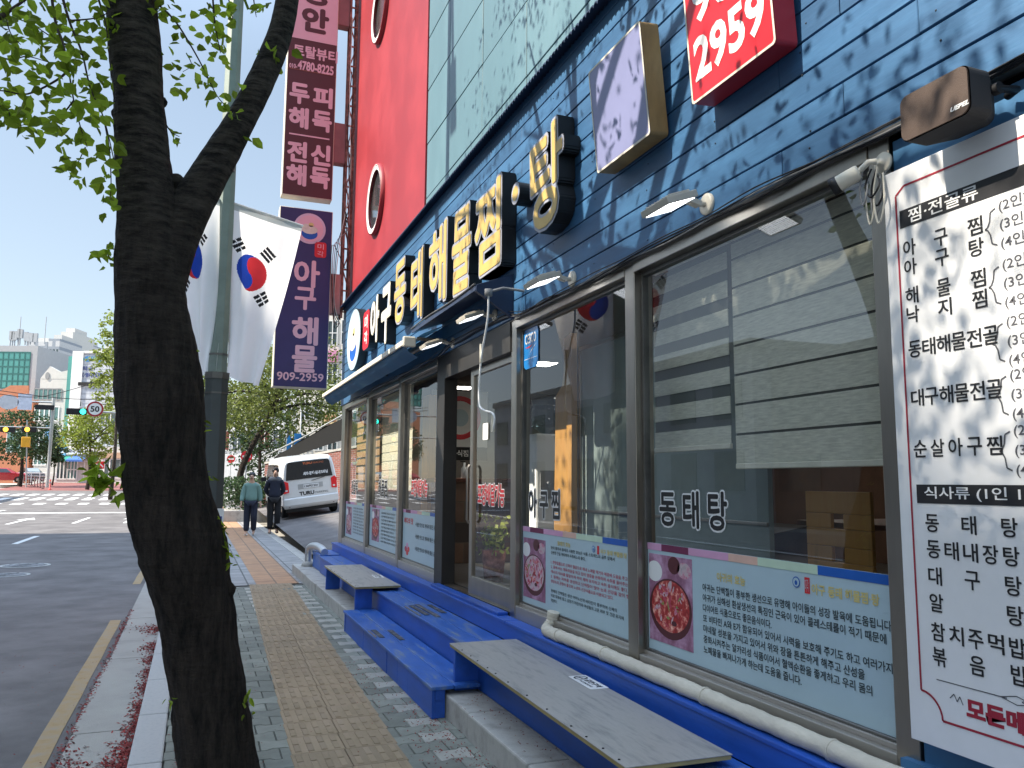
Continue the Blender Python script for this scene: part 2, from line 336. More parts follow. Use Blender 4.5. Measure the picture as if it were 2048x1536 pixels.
# guiding strip: 30 cm tiles with four bars
mbt = MB(); y = 1.2
while y < 12.4:
    for k in (0, 1):
        x = tact_x(y+.15)+k*.3; dz = random.gauss(.004, .001)
        mbt.box(x+.002, x+.297, y+.002, y+.297, -.05, dz)
        for b in range(4):
            for q in (0, 1): mbt.box(x+.022+b*.072, x+.057+b*.072, y+.02+q*.135, y+.142+q*.135, dz-.01, dz+.005)
    y += .3
tag(mbt.build('tactile_paving', M_['tactile'], bevel=.003, seg=1), kind='structure')
# the far pavement: grey slabs, a worn orange strip, a flush edging
slab = brick('slab', (.30, .29, .28), (.24, .235, .23), (.10, .1, .095), .4, .4, .012, axes='XY', off=0)
slabo = brick('slab_orange', (.42, .23, .12), (.36, .2, .11), (.2, .13, .08), .3, .3, .012, axes='XY', off=0)
sheet('far_sidewalk', -.083, 1.98, 12.55, 47, .0, slab)
sheet('far_tactile_paving', tact_x(16), tact_x(16)+.6, 12.56, 46, .004, slabo)
mb = MB(); y = 14.15
while y < 46: mb.box(1.98, 2.2, y, y+.985, -.2, .012); y += .99
tag(mb.build('edging', M_['kerbstone'], bevel=.01), kind='structure')
# sloping yard beside the restaurant where the van stands
def yz(x, y): return max(0, .16*(x-2.0)+.024*(y-14))
mb = MB(); xs = [2.2, 3, 4, 6, 9, 14, 40]; ys = [9, 13.6, 18, 23, 28, 34, 46]
V = [(x, y, yz(min(x, 9), max(y, 14))+.004) for y in ys for x in xs]; n = len(xs)
mb.add(V, [(j*n+i, j*n+i+1, (j+1)*n+i+1, (j+1)*n+i) for j in range(len(ys)-1) for i in range(n-1)])
tag(mb.build('driveway', M_['asphalt']), kind='structure')
# kerb stones along the restaurant and the concrete behind them
mb = MB(); y = .1
while y < 13.9:
    d = random.gauss(0, .004); mb.box(1.575+d, 1.80, y+.003, y+.925, -.1, .145+random.gauss(0, .003)); y += .93
mb.box(1.80, 2.36, .1, 13.95, -.1, .140)
tag(mb.build('kerb_stones', M_['kerbstone'], bevel=.012), kind='structure')
# fallen bud scales and petals
pet = mat('petal', (.20, .024, .02), .8, var=.3, island=.45)
V, Fc = [], []
def petal(x, y, z, s=.014):
    a = random.random()*6.3; t = random.gauss(0, .35); u = Vector((math.cos(a), math.sin(a), t))*s; v = Vector((-math.sin(a), math.cos(a), random.gauss(0, .3)))*s*.45
    c = Vector((x, y, z+.004)); n = len(V); V.extend([tuple(c-u), tuple(c+v), tuple(c+u), tuple(c-v)]); Fc.append((n, n+1, n+2, n+3))
for yc, wd, k in [(4.2, .16, 500), (4.7, .15, 420), (5.2, .12, 330), (5.6, .07, 170), (6.1, .05, 120), (6.6, .05, 110), (7.2, .05, 90), (7.7, .05, 80), (8.3, .06, 100), (8.9, .09, 130), (9.9, .11, 120), (10.0, .2, 60)]:
    for _ in range(int(k*2.2)):
        petal(-.265-abs(random.gauss(0, wd*.8)), random.gauss(yc, .15), -.121)
for _ in range(700):
    y = random.uniform(3.5, 11.5); petal(-.66+random.gauss(0, .016), y, -.124)
for _ in range(260): petal(-.6+random.gauss(0, .05), random.gauss(5.25, .25), -.121)
for _ in range(420): petal(random.gauss(1.5, .08), random.uniform(3.4, 5.6), .001, .008)
for _ in range(330): petal(random.gauss(1.37, .1), random.uniform(3.4, 7.0), .001, .008)
for _ in range(500): petal(random.uniform(-.08, 1.5), random.uniform(3, 9), .001, .006)
for _ in range(330): petal(random.uniform(-.04, .12), random.uniform(3.8, 5.2), .001, .009)
for _ in range(250): petal(random.uniform(-2.6, -.7), random.uniform(3.5, 9), -.129, .007)
for _ in range(160): petal(random.gauss(1.72, .06), random.uniform(2.7, 5.1), .148, .007)
mb = MB(); mb.add(V, Fc); tag(mb.build('fallen_petals', pet), kind='stuff')
# ================================================================ THE RESTAURANT
bld = thing('restaurant_building', 'seafood restaurant with navy board front, stainless framed windows and red and pale teal upper walls', 'building', (2.28, 7, 0))
BL = bld.location
def bm(): return MB(BL)
# shell
mb = bm(); plaster = mat('plaster', (.35, .33, .3), .8); brown = mat('inner_wall', (.10, .05, .03), .7, var=.25)
mb.box(2.5, 10, 13.42, 13.55, -.2, 13, 0); mb.box(9.9, 10, -4, 13.42, -.2, 13, 0); mb.box(2.5, 10, -4.1, -4, -.2, 13, 0)
mb.box(2.3, 10, -4.1, 13.55, 13, 13.2, 0)
mb.box(2.33, 2.5, 8.66, 13.55, 2.95, 13, 0); mb.box(2.345, 2.5, -4.1, 8.66, 2.95, 13, 0)
mb.build('wall', [plaster], bld)
mb = bm(); mb.box(2.36, 8, -1, 13.41, .14, .548); mb.build('floor', mat('floor_tile', (.10, .09, .08), .35, var=.15), bld)
mb = bm(); mb.box(2.36, 8, -1, 13.41, 2.9, 2.98); mb.build('ceiling', mat('ceiling', (.06, .045, .04), .8), bld)
mb = bm(); mb.box(7.9, 8, -1, 13.41, .55, 2.9); mb.box(2.5, 7.9, -1.1, -1, .55, 2.9); mb.build('inner_wall', brown, bld)
# red render wall and teal panel wall above the board front
mb = bm(); mb.box(2.285, 2.33, 8.70, 13.55, 4.3, 13); mb.build('red_wall', M_['red_wall'], bld)
mb = bm(); zz = [4.06, 4.71, 5.36, 6.01, 6.66, 7.31, 7.96, 8.61, 9.26, 9.91, 10.56, 11.2, 11.85, 12.5]
ye = [8.69, 7.82, 6.74, 5.66, 4.58, 3.5, 2.42, 1.34, .26, -.82, -1.9, -2.98, -4.06]
for i in range(len(ye)-1):
    for j in range(len(zz)-1):
        d = random.gauss(0, .0012); mb.box(2.30+d, 2.335, ye[i+1]+.005, ye[i]-.005, zz[j]+.005, zz[j+1]-.005)
mb.build('panel_cladding', M_['teal_panel'], bld, bevel=.004, seg=1)
mb = bm(); mb.box(2.338, 2.344, -4.1, 8.66, 4, 13); mb.build('panel_joint', mat('joint', (.30, .36, .35), .8), bld)
# oval port-hole windows in the red wall
WX = 2.28
for (py, pz) in ((11.4, 5.6), (11.45, 8.62)):
    mb = bm(); o = Vector((2.285, py, pz)); n = 40; a = ell(.52, .52, n); b = ell(.48, .48, n)
    ux, uy, uz = WALL
    for d0, d1 in ((0, .06),):
        A = [o+ux*p[0]+uy*p[1] for p in a]; B = [o+ux*p[0]+uy*p[1]+uz*d1 for p in a]; C = [o+ux*p[0]+uy*p[1]+uz*d1 for p in b]; D = [o+ux*p[0]+uy*p[1]+uz*-.0 for p in b]
        V = A+B+C+D; Fc = [(k*n+i, k*n+(i+1) % n, (k+1)*n+(i+1) % n, (k+1)*n+i) for k in range(3) for i in range(n)]
        mb.add(V, Fc, 0, True)
    fr_ = mb.build('window', M_['red_wall'], bld)
    mb = bm(); a = ell(.50, .50, n); b = ell(.43, .43, n); A = [o+ux*p[0]+uy*p[1]+uz*.062 for p in a]; B = [o+ux*p[0]+uy*p[1]+uz*.05 for p in b]
    mb.add(A+B, [(i, (i+1) % n, n+(i+1) % n, n+i) for i in range(n)]); mb.build('frame', M_['white'], fr_)
    mb = bm(); mb.prism(ell(.47, .47, n), WALL, o+uz*.004, .012); mb.build('pane', glass('oval_glass'), fr_)
    mb = bm(); mb.prism(ell(.47, .47, n), WALL, o, .003); mb.build('shade', mat('oval_dark', (.05, .055, .06), .6), fr_)
# board siding
mb = bm(); z = 2.742
k = 0
while z < 4.44:
    yy = 13.55; seam = [13.55, 9.9-.7*(k % 2), 6.2-.7*((k+1) % 2), 2.6-.7*(k % 3)*.5, -1.5]
    for i in range(4):
        d = random.gauss(0, .0012); mb.box(2.2+d, 2.236, seam[i+1]+.0015, seam[i]-.0015, z+.0035, min(z+.1335, 4.44)-.0035, 0)
    z += .1335; k += 1
mb.build('siding', M_['siding'], bld, bevel=.003, seg=1)
mb = bm(); mb.box(2.237, 2.325, -1.5, 13.548, 2.742, 4.33); mb.build('siding_backing', M_['groove'], bld)
# nail heads
mb = bm()
for k in range(13):
    for y in np.arange(1.2, 8, .62):
        if random.random() < .8: mb.lathe([(.0045, 0), (.004, .0015), (0, .002)], (2.1995, y+random.gauss(0, .02), 2.742+k*.1335+.07+random.gauss(0, .02)), (Vector((0, 1, 0)), Vector((0, 0, 1)), Vector((-1, 0, 0))), 6)
mb.build('nail', M_['groove'], bld)
# corrugated flashing over the boards
mb = bm(); V = []; Fc = []; n = 1180
for i in range(n+1):
    y = -1.6+(13.75+1.6)*i/n; c = .011*math.sin(i*math.pi/2.0*1.0+.4) if i % 2 else .011*math.cos(i*math.pi)
    V += [(2.105, y, 4.372+c), (2.29, y, 4.452+c), (2.105, y, 4.364+c), (2.29, y, 4.444+c)]
for i in range(n): a = 4*i; Fc += [(a, a+1, a+5, a+4), (a+2, a+6, a+7, a+3), (a, a+4, a+6, a+2)]
mb.add(V, Fc); mb.build('corrugated_flashing', M_['navy'], bld)
# wall beside the last window, behind the menu board
mb = bm(); mb.box(2.23, 2.34, -1.5, 2.06, .14, 2.70); mb.box(2.19, 2.23, -1.5, 2.12, .14, .62); mb.build('side_panel', mat('panel_blue', (.045, .15, .30), .5, var=.15), bld)
# frames
st, sd_, sl_ = M_['steel'], M_['steel_dark'], M_['steel_sill']
for y0, y1 in ((2.07, 2.165), (3.86, 3.965), (5.64, 5.74), (9.345, 9.45), (11.27, 11.4), (13.2, 13.5)): mb = bm(); mb.box(2.22, 2.335, y0, y1, .5, 2.735); mb.build('mullion', st, bld, bevel=.004)
for y0, y1 in ((2.165, 3.86), (3.965, 5.64), (7.8, 9.345), (9.45, 11.27), (11.4, 13.2)): mb = bm(); mb.box(2.215, 2.335, y0, y1, 2.665, 2.735); mb.build('head_rail', st, bld, bevel=.004)
for y0, y1 in ((2.165, 3.86), (3.965, 5.64), (7.8, 9.345), (9.45, 11.27), (11.4, 13.2)):
    mb = bm(); mb.box(2.225, 2.335, y0, y1, .5, .612); mb.box(2.255, 2.325, y0, y1, .6115, .632); mb.build('sill', sl_, bld, bevel=.004)
mb = bm(); mb.box(2.218, 2.35, 7.53, 7.795, .5, 2.735); mb.box(2.21, 2.34, 5.745, 7.525, 2.50, 2.735); mb.build('door_frame', mat('door_black', (.022, .021, .02), .5, 0, var=.2), bld, bevel=.004)
mb = bm(); mb.box(2.212, 2.26, -1.5, 13.5, 2.737, 2.741); mb.box(2.19, 2.225, -1.4, 5.6, 2.722, 2.74); mb.build('drip_trim', M_['steel_dark'], bld)
# printed sheets --------------------------------------------------------------
foodpink = mat('dish_photo_ground', (.30, .12, .20), .5, var=.4, scale=6, col2=(.42, .25, .36))
foodred = mat('dish_photo_food', (.45, .03, .03), .5, var=.6, scale=30, col2=(.62, .36, .28), mix=(.5, .68))
foodpale = mat('dish_photo_pale', (.62, .5, .52), .5, var=.4, scale=30, col2=(.45, .12, .2), mix=(.45, .6)); foodgreen = mat('dish_photo_green', (.25, .35, .1), .5, var=.3)
darkbowl = mat('dish_photo_bowl', (.09, .015, .02), .4)
ink, inkred = mat('ink', (.03, .045, .05), .5), mat('ink_red', (.5, .06, .10), .5)
peach, pgreen, plum, pk = mat('peach', (.70, .45, .36), .5), mat('palegreen', (.52, .66, .5), .5), mat('plum', (.16, .02, .07), .5), mat('stripe_pink', (.62, .33, .5), .5)
SHEET = [M_['skyblue'], ink, inkred, M_['gold'], pk, plum, peach, pgreen, M_['blue'], foodpink, foodred, foodpale, darkbowl, M_['whitematte'], foodgreen, M_['redpaint']]
GX = 2.276
def sheetbase(mb, y0, y1, z0, z1):            # y0 far (left in view), y1 near
    mb.box(GX-.0025, GX, y0, y1, z0, z1, 0)
    cuts = [0, .085, .235, .43, .555, .775, 1]; cols = [4, 5, 4, 6, 7, 8]
    for i in range(6): mb.box(GX-.0042, GX-.0026, y0+(y1-y0)*cuts[i], y0+(y1-y0)*cuts[i+1]+(0 if i == 5 else .0), z1-.036, z1-.001, cols[i])
def dish(mb, yc, zc, w_, h_, seed=0, food=10):
    rd = random.Random(seed); x = GX-.0045; mb.box(x, x+.0019, yc-w_/2, yc+w_/2, zc-h_/2, zc+h_/2, 9)
    o = Vector((x, yc, zc)); r = w_*.46
    def disc(rx, rz, cy, cz, d, mi, n=22, rot=0):
        P = [(math.cos(rot)*rx*math.cos(t)-math.sin(rot)*rz*math.sin(t)+cy, math.sin(rot)*rx*math.cos(t)+math.cos(rot)*rz*math.sin(t)+cz) for t in [2*math.pi*i/n for i in range(n)]]
        P = [(max(-w_/2, min(w_/2, a)), max(-h_/2, min(h_/2, b))) for a, b in P]
        mb.add([o+WALL[0]*p[0]+WALL[1]*p[1]+WALL[2]*d for p in P], [tuple(range(n))], mi)
    disc(r*.4, h_*.12, -w_*.36, h_*.3, .0003, 13); disc(r*.33, h_*.09, w_*.33, h_*.36, .0003, 11); disc(r*.3, h_*.1, w_*.1, h_*.4, .0003, 12)
    disc(r*1.06, h_*.34, 0, -h_*.1, .0004, 12, 30); disc(r*.95, h_*.29, 0, -h_*.07, .0006, food, 30); d = .0007
    for _ in range(70):
        a, q = rd.random()*6.3, math.sqrt(rd.random())*.85; d += .000006
        disc(r*rd.uniform(.06, .18), h_*rd.uniform(.01, .028), r*.95*q*math.cos(a), h_*.29*q*math.sin(a)-h_*.07, d, rd.choice([food, 10, 11, 10, 2, 11, 14 if rd.random() < .5 else 10]), 8, rd.random()*3)
    disc(r*.13, h_*.03, r*.2, -h_*.25, d+.0001, 12, 12)
def logo(mb, y, z, s, x=GX-.004):
    mb.prism(ell(s, s, 20), WALL, (x, y, z), .0006, 8); mb.prism(ell(s*.8, s*.8, 20), WALL, (x-.0007, y, z), .0006, 0)
    mb.prism(ell(s*.35, s*.45, 12, 0, -.1*s), WALL, (x-.0014, y, z), .0004, 8)
def L8(px, py): return FX(px, py, GX)
def pane(y0, y1, z0, z1, x=2.28):
    mb = bm(); mb.quad((x, y1, z0), (x, y0, z0), (x, y0, z1), (x, y1, z1)); return mb
def winthing(y0, y1, z0=.632, z1=2.665):
    mb = bm(); a = .022                                # inner gasket frame
    mb.box(2.262, 2.3, y0, y0+a, z0, z1); mb.box(2.262, 2.3, y1-a, y1, z0, z1); mb.box(2.2625, 2.2995, y0+a, y1-a, z0, z0+.012); mb.box(2.2625, 2.2995, y0+a, y1-a, z1-a, z1)
    f = mb.build('window', M_['steel_dark'], bld, bevel=.002, seg=1)
    pane(y0+a, y1-a, z0+.012, z1-a).build('pane', M_['glass'], f); return f
def outlined(parent, name, body, o, h, w_, m_in, m_out, mats=None):
    mb = bm(); mb.text(body, Vector(o), WALL, h=h, w=w_, mi=0, fat=.075, nf=10); mb.text(body, Vector(o)+WALL[2]*.0016, WALL, h=h, w=w_, mi=1, fat=.026, fatref=.075, nf=8)
    return mb.build(name, [m_out, m_in], parent)
wA = winthing(2.165, 3.86); wB = winthing(3.965, 5.64); wC = winthing(7.8, 9.345); wD = winthing(9.45, 11.27); wE = winthing(11.4, 13.2)
# window A sheet
mb = bm(); sheetbase(mb, 3.84, 2.19, .645, 1.19); a = L8(1290, 1126); b = L8(1400, 1300)
dish(mb, (a[0]+b[0])/2+.0, .915, .40, .44, 1)
def line(body, px, py, px2, h, mi, bold=.012):
    y0, z0 = L8(px, py); y1, _ = L8(px2, py+60); mb.text(body, (GX-.0045, y0, z0), WALL, h=h, w=y0-max(y1, 2.2), mi=mi, bold=bold)
Y0 = L8(1407, 1200)[0]
TA = ['아귀는 단백질이 풍부한 생선으로 유명해 아이들의 성장 발육에 도움됩니다.', '아귀가 심해성 흰살생선의 특징인 근육이 있어 콜레스테롤이 적기 때문에', '다이어트 식품으로도 좋은음식이다.', '또 비타민 A와 E가 함유되어 있어서 시력을 보호해 주기도 하고 여러가지', '미네랄 성분을 가지고 있어서 위와 장을 튼튼하게 해주고 산성을', '중화시켜주는 알카리성 식품이어서 혈액순환을 좋게하고 우리 몸의', '노폐물을 빠져나가게 하는데 도움을 줍니다.']
wid = [1.06, 1.03, .46, 1.05, .93, .96, .62]
for i, t in enumerate(TA): mb.text(t, (GX-.0045, Y0, .997-.0475*i), WALL, h=.036, w=wid[i]*1.07, mi=1, bold=.014)
y_, z_ = L8(1435, 1156); mb.text('아귀의 효능', (GX-.0045, y_, z_-.014), WALL, h=.042, w=.21, mi=3, bold=.03)
logo(mb, *L8(1594, 1164), .022); y_, z_ = L8(1613, 1170); mb.box(GX-.0045, GX-.003, y_-.022, y_+.006, z_-.032, z_+.030, 15); mb.text('미각', (GX-.0052, y_+.003, z_-.026), WALL, h=.05, w=.02, mi=0)
y_, z_ = L8(1625, 1182); mb.text('아구 동태 해물찜·탕', (GX-.0045, y_, z_-.012), WALL, h=.042, w=.34, mi=3, bold=.03)
mb.build('sticker_sheet', SHEET, wA)
outlined(wA, 'lettering', '동 태 탕', (GX, 3.725, 1.275), .2, .60, M_['black'], M_['white'])
# window B sheet
mb = bm(); sheetbase(mb, 5.615, 3.99, .64, 1.185); dish(mb, 5.40, .895, .40, .42, 5, 11)
Y0 = L8(1103, 1110)[0]
TB = [('맛이 좋아서 동태의 시원한 효능은 식품 스트레스와 음주 앞에서', 1, .9), ('간편한 간을 해독하여 숙취해소에 좋다.', 1, .52), None, ('1. 한방칼륨으로 신체의 혈압으로 체내 노폐물 제거와 체중에 도움을 주고있다.', 2, 1.12), ('2. 몸에 미는 해독작용을 하고 있어 염증을 완화하며 숙취를 풀어주는 음식', 2, 1.13), ('에너지 대사를 활발하게 하여 체력 유지하고 숙취 음식에도 좋다.', 2, 1.05), ('3. 동태는 피부를 생성하고 단백질이 많아 눈과 건강을 같이 챙기며', 2, 1.14), ('영양소의 균형이 좋으며 노년의 건강식품으로 이용되고 있다.', 2, .88), None, ('동태의 단백질은 생선 아미노산과 비타민이 풍부하여 신체의', 1, .92), ('피로 회복에 좋고 성장기 어린이와 여성들의 고운 피부 및 건강 유지에', 1, 1.0), ('적합하다.', 1, .1)]
for i, t in enumerate(TB):
    if t: mb.text(t[0], (GX-.0045, Y0, 1.055-.0315*i), WALL, h=.022, w=t[2], mi=t[1], bold=.012)
y_, z_ = L8(1116, 1092); mb.text('동태의 효능', (GX-.0045, y_, z_+.004), WALL, h=.03, w=.2, mi=3, bold=.03)
logo(mb, *L8(1188, 1098), .02); y_, z_ = L8(1196, 1100); mb.box(GX-.0045, GX-.003, y_-.02, y_+.004, z_-.025, z_+.025, 15); y_, z_ = L8(1202, 1106); mb.text('아구 동태 해물찜·탕', (GX-.0045, y_, z_-.006), WALL, h=.03, w=.32, mi=3, bold=.03)
mb.build('sticker_sheet', SHEET, wB)
outlined(wB, 'lettering', '아 구 찜', (GX, 5.52, 1.245), .22, .56, M_['black'], M_['white'])
# window C, D, E sheets
mb = bm(); sheetbase(mb, 9.32, 7.83, .645, 1.19)
for i in range(3): mb.text('시원한 맛으로 해독에 좋은 음식', (GX-.0045, 8.75, 1.02-.13*i), WALL, h=.045, w=.85, mi=1, bold=.014)
mb.text('바다의 맛', (GX-.0045, 9.25, 1.03), WALL, h=.07, w=.4, mi=15, bold=.03)
for k in range(4): mb.prism(ell(.05, .03, 14, .06*math.cos(k*1.6), .04*math.sin(k*1.6)), WALL, (GX-.003, 9.1, .75), .0012+k*.0002, [15, 4, 2, 15][k])
mb.build('sticker_sheet', SHEET, wC); outlined(wC, 'lettering', '포장배달가능', (GX, 8.98, 1.33), .21, .7, M_['redpaint'], M_['white'])
mb = bm(); sheetbase(mb, 11.24, 9.48, .645, 1.19); dish(mb, 10.85, .93, .46, .42, 9)
for i in range(9): mb.text('싱싱한 해물과 콩나물이 어우러진 맛', (GX-.0045, 10.5, 1.09-.045*i), WALL, h=.026, w=.9*random.uniform(.8, 1), mi=1, bold=.014)
mb.build('sticker_sheet', SHEET, wD); outlined(wD, 'lettering', '해물찜', (GX, 10.75, 1.3), .24, .55, M_['black'], M_['white'])
mb = bm(); sheetbase(mb, 13.17, 11.43, .645, 1.19); dish(mb, 12.85, .9, .46, .42, 13, 11)
for i in range(9): mb.text('건강에 좋은 해물의 효능을 알아보자', (GX-.0045, 12.5, 1.09-.045*i), WALL, h=.026, w=.95*random.uniform(.8, 1), mi=1, bold=.014)
mb.build('sticker_sheet', SHEET, wE); outlined(wE, 'lettering', '전골류', (GX, 12.75, 1.3), .24, .55, M_['black'], M_['white'])
# security sticker in the top corner of window B
mb = bm(); y0, y1 = 5.6, 5.33; z0, z1 = 2.34, 2.66
mb.prism([(p[0], p[1]) for p in rrect(.27, .31, .05)], WALL, (GX-.001, 5.475, 2.497), .004, 0)
mb.text('CESCO', (GX-.0062, 5.585, 2.53), WALL, h=.075, w=.21, mi=1, bold=.02); mb.add([(GX-.0062, 5.50, 2.45), (GX-.0062, 5.36, 2.52), (GX-.0062, 5.44, 2.49)], [(0, 1, 2)], 1)
mb.add([(GX-.0062, 5.585, 2.505), (GX-.0062, 5.50, 2.495), (GX-.0062, 5.44, 2.515)], [(0, 1, 2)], 2); mb.box(GX-.0056, GX-.005, 5.35, 5.60, 2.415, 2.418, 1)
mb.build('security_sticker', [mat('stickerblue', (.01, .2, .55), .3), M_['white'], M_['redpaint']], wB)
# sliding door: one leaf shut, one slid open
mb = bm(); y0, y1 = 5.76, 6.86
mb.box(2.265, 2.305, y0, y0+.05, .545, 2.5); mb.box(2.265, 2.305, y1-.075, y1, .545, 2.5); mb.box(2.266, 2.304, y0+.05, y1-.075, .545, .70); mb.box(2.266, 2.304, y0+.05, y1-.075, 2.44, 2.499)
door = mb.build('door', st, bld, bevel=.004)
pane(y0+.05, y1-.075, .70, 2.44, 2.285).build('pane', M_['glass'], door)
mb = bm(); mb.tube([(2.245, 6.80, 1.15), (2.225, 6.80, 1.18), (2.225, 6.80, 1.62), (2.245, 6.80, 1.65)], .012, 8); mb.build('handle', st, door)
outlined(door, 'lettering', '포장배달가능', (2.281, 6.68, 1.30), .2, .66, M_['redpaint'], M_['white'])
mb = bm(); mb.box(2.276, 2.279, 6.42, 6.55, 1.86, 2.0); mb.build('notice', M_['whitematte'], door)
mb = bm(); mb.box(2.24, 2.34, 5.745, 7.525, .502, .544); mb.build('threshold', st, bld)
# ------------------------------------------------ indoors
pw = thing('wood_post', 'tall orange wooden board with wavy natural edge inside the window beside the water cooler', 'post', (2.8, 5.95, .55))
mb = MB(pw.location); P = [(-.16, 0), (.17, 0), (.16, .9), (.17, 1.4), (.165, 1.75), (.16, 2.15), (.03, 2.12), (.02, 1.85), (-.01, 1.74), (-.14, 1.66), (-.15, 1.2), (-.17, .7)]
mb.prism(P, WALL, pw.location, .05); mb.build('board', M_['wood'], pw, bevel=.008)
pw2 = thing('wood_post', 'straight pale wooden post inside the window just left of the door', 'post', (2.75, 10.0, .55))
mb = MB(pw2.location); mb.box(2.7, 2.8, 9.85, 10.15, .55, 2.6); mb.build('board', mat('wood_light', (.52, .30, .12), .45, var=.2, scale=4, stretch=(3, 3, .4)), pw2, bevel=.006)
pt = thing('partition', 'grey-green board partition with a pale metal edge inside the second window', 'partition', (2.85, 5.0, .55))
mb = MB(pt.location); mb.box(2.84, 2.87, 3.55, 5.78, .56, 2.55); mb.build('board', mat('partition_board', (.26, .31, .30), .55, var=.12), pt)
mb = MB(pt.location); mb.box(2.825, 2.88, 3.53, 5.80, 2.551, 2.585); mb.box(2.825, 2.88, 5.781, 5.81, .56, 2.55); mb.box(2.826, 2.839, 3.55, 5.78, 1.28, 1.30); mb.build('edge', M_['steel'], pt, bevel=.003)
wc = thing('water_cooler', 'white water cooler with an upturned clear bottle seen through the window', 'water cooler', (3.25, 7.45, .55))
mb = MB(wc.location); mb.box(3.08, 3.42, 7.28, 7.62, .55, 1.98); mb.build('body', M_['white'], wc, bevel=.02)
mb = MB(wc.location); mb.lathe([(.02, 0), (.06, .02), (.14, .07), (.145, .14), (.135, .16), (.145, .18), (.145, .27), (.135, .29), (.145, .31), (.14, .37), (.10, .40), (0, .40)], (3.25, 7.45, 1.985), n=24)
mb.build('bottle', glass('bottle_plastic', (.55, .68, .74), 1.6), wc)
mb = MB(wc.location); mb.box(3.12, 3.38, 7.262, 7.279, 1.35, 1.62); mb.tube([(3.2, 7.27, 1.5), (3.2, 7.22, 1.5), (3.2, 7.22, 1.46)], .015, 8); mb.tube([(3.3, 7.27, 1.5), (3.3, 7.22, 1.5), (3.3, 7.22, 1.46)], .015, 8); mb.build('tap', M_['grey'], wc)
def chair(loc, rz, label):
    t = thing('chair', label, 'chair', loc, rz, 'wooden chairs indoors')
    mb = MB(); mb.box(-.21, .21, -.2, .22, .43, .46); mb.build('seat', M_['wood'], t, bevel=.01)
    mb = MB()                                          # back with two square holes, built of slats
    z = [.52, .62, .68, .76, .82, .92]; 
    for z0, z1, full in ((.50, .60, 1), (.60, .67, 0), (.67, .75, 1), (.75, .82, 0), (.82, .92, 1)):
        if full: mb.box(-.21, .21, -.235, -.215, z0, z1)
        else: mb.box(-.21, -.04, -.235, -.215, z0+.001, z1-.001); mb.box(.04, .21, -.235, -.215, z0+.001, z1-.001)
    mb.build('backrest', M_['wood'], t, bevel=.003)
    for x, y, h in ((-.19, -.21, .9), (.19, -.21, .9), (-.19, .19, .43), (.19, .19, .43)):
        mb = MB(); mb.box(x-.018, x+.018, y-.018+(.03 if h > .5 else 0), y+.018+(.03 if h > .5 else 0), 0, h if h < .5 else .43); mb.build('leg', M_['wood'], t)
    return t
c1 = chair((2.98, 2.95, .55), R(-92), 'orange wooden chair back with two square holes behind the right window')
c2 = dup(c1, (4.6, 6.3, .55), R(90), 'wooden chair deep in the dining room behind the counter side')
def table(loc, label):
    t = thing('dining_table', label, 'table', loc); mb = MB(); mb.box(-.6, .6, -.4, .4, .71, .74); mb.build('tabletop', M_['darkwood'], t, bevel=.005)
    for x in (-.52, .52):
        for y in (-.33, .33): mb = MB(); mb.box(x-.025, x+.025, y-.025, y+.025, 0, .71); mb.build('leg', M_['black'], t)
table((4.0, 3.6, .55), 'dark dining table behind the right-hand window')
ct = thing('counter', 'brown counter faced with patchwork tiles just inside the open door', 'counter', (3.4, 9.6, .55))
mb = MB(ct.location); mb.box(2.75, 4.4, 9.3, 10.0, .55, 1.5); mb.build('front', brick('patchwork', (.16, .09, .06), (.035, .03, .03), (.1, .08, .06), .26, .24, .006, .45), ct)
mb = MB(ct.location); mb.box(2.7, 4.45, 9.25, 10.05, 1.501, 1.55); mb.build('worktop', M_['darkwood'], ct, bevel=.006)
sb = thing('sanitizer_bottle', 'small white pump bottle on the counter inside the door', 'bottle', (3.05, 9.45, 1.55))
mb = MB(sb.location); mb.lathe([(.0, 0), (.04, .001), (.04, .12), (.015, .15), (.015, .19), (0, .19)], sb.location, n=14); mb.build('body', M_['white'], sb); mb = MB(sb.location); mb.box(3.0, 3.06, 9.44, 9.46, 1.745, 1.76); mb.build('pump', M_['blackmat'], sb)
po = thing('certificate_poster', 'white poster with a large red ringed emblem hung inside the open door', 'poster', (3.35, 10.6, 2.0))
mb = MB(po.location); mb.box(2.95, 3.75, 10.6, 10.62, 1.8, 2.75, 0); mb.box(2.95, 3.75, 10.596, 10.6, 1.8, 1.98, 1)
o = Vector((3.35, 10.596, 2.38)); mb.prism(ell(.3, .3, 32), FRONT, o, .004, 2); mb.prism(ell(.23, .23, 32), FRONT, o, .006, 3); mb.prism(ell(.12, .12, 20), FRONT, o, .008, 4)
mb.text('음식점', (3.35, 10.593, 1.85), FRONT, h=.09, mi=0, bold=.03, anchor='c')
mb.build('sheet', [M_['whitematte'], M_['blackmat'], M_['redpaint'], M_['whitematte'], M_['skyblue']], po)
pl = thing('potted_plant', 'small yellow-green plant in a brown pot behind the glass door', 'plant', (2.75, 7.55, .55))
mb = MB(pl.location); mb.lathe([(0, 0), (.09, 0), (.12, .3), (.10, .3), (.1, .27), (0, .27)], pl.location, n=18); mb.build('pot', M_['rust'], pl)
mb = MB(pl.location)
for _ in range(160):
    c = Vector(pl.location)+Vector((random.gauss(0, .08), random.gauss(0, .08), .42+random.gauss(0, .09))); a = Vector((random.gauss(0, 1), random.gauss(0, 1), random.gauss(0, 1))).normalized(); mb.quad(c-a*.03, c+a.orthogonal()*.02, c+a*.03, c-a.orthogonal()*.02)
mb.build('foliage', mat('plant_leaf', (.22, .25, .03), .6, island=.4), pl)
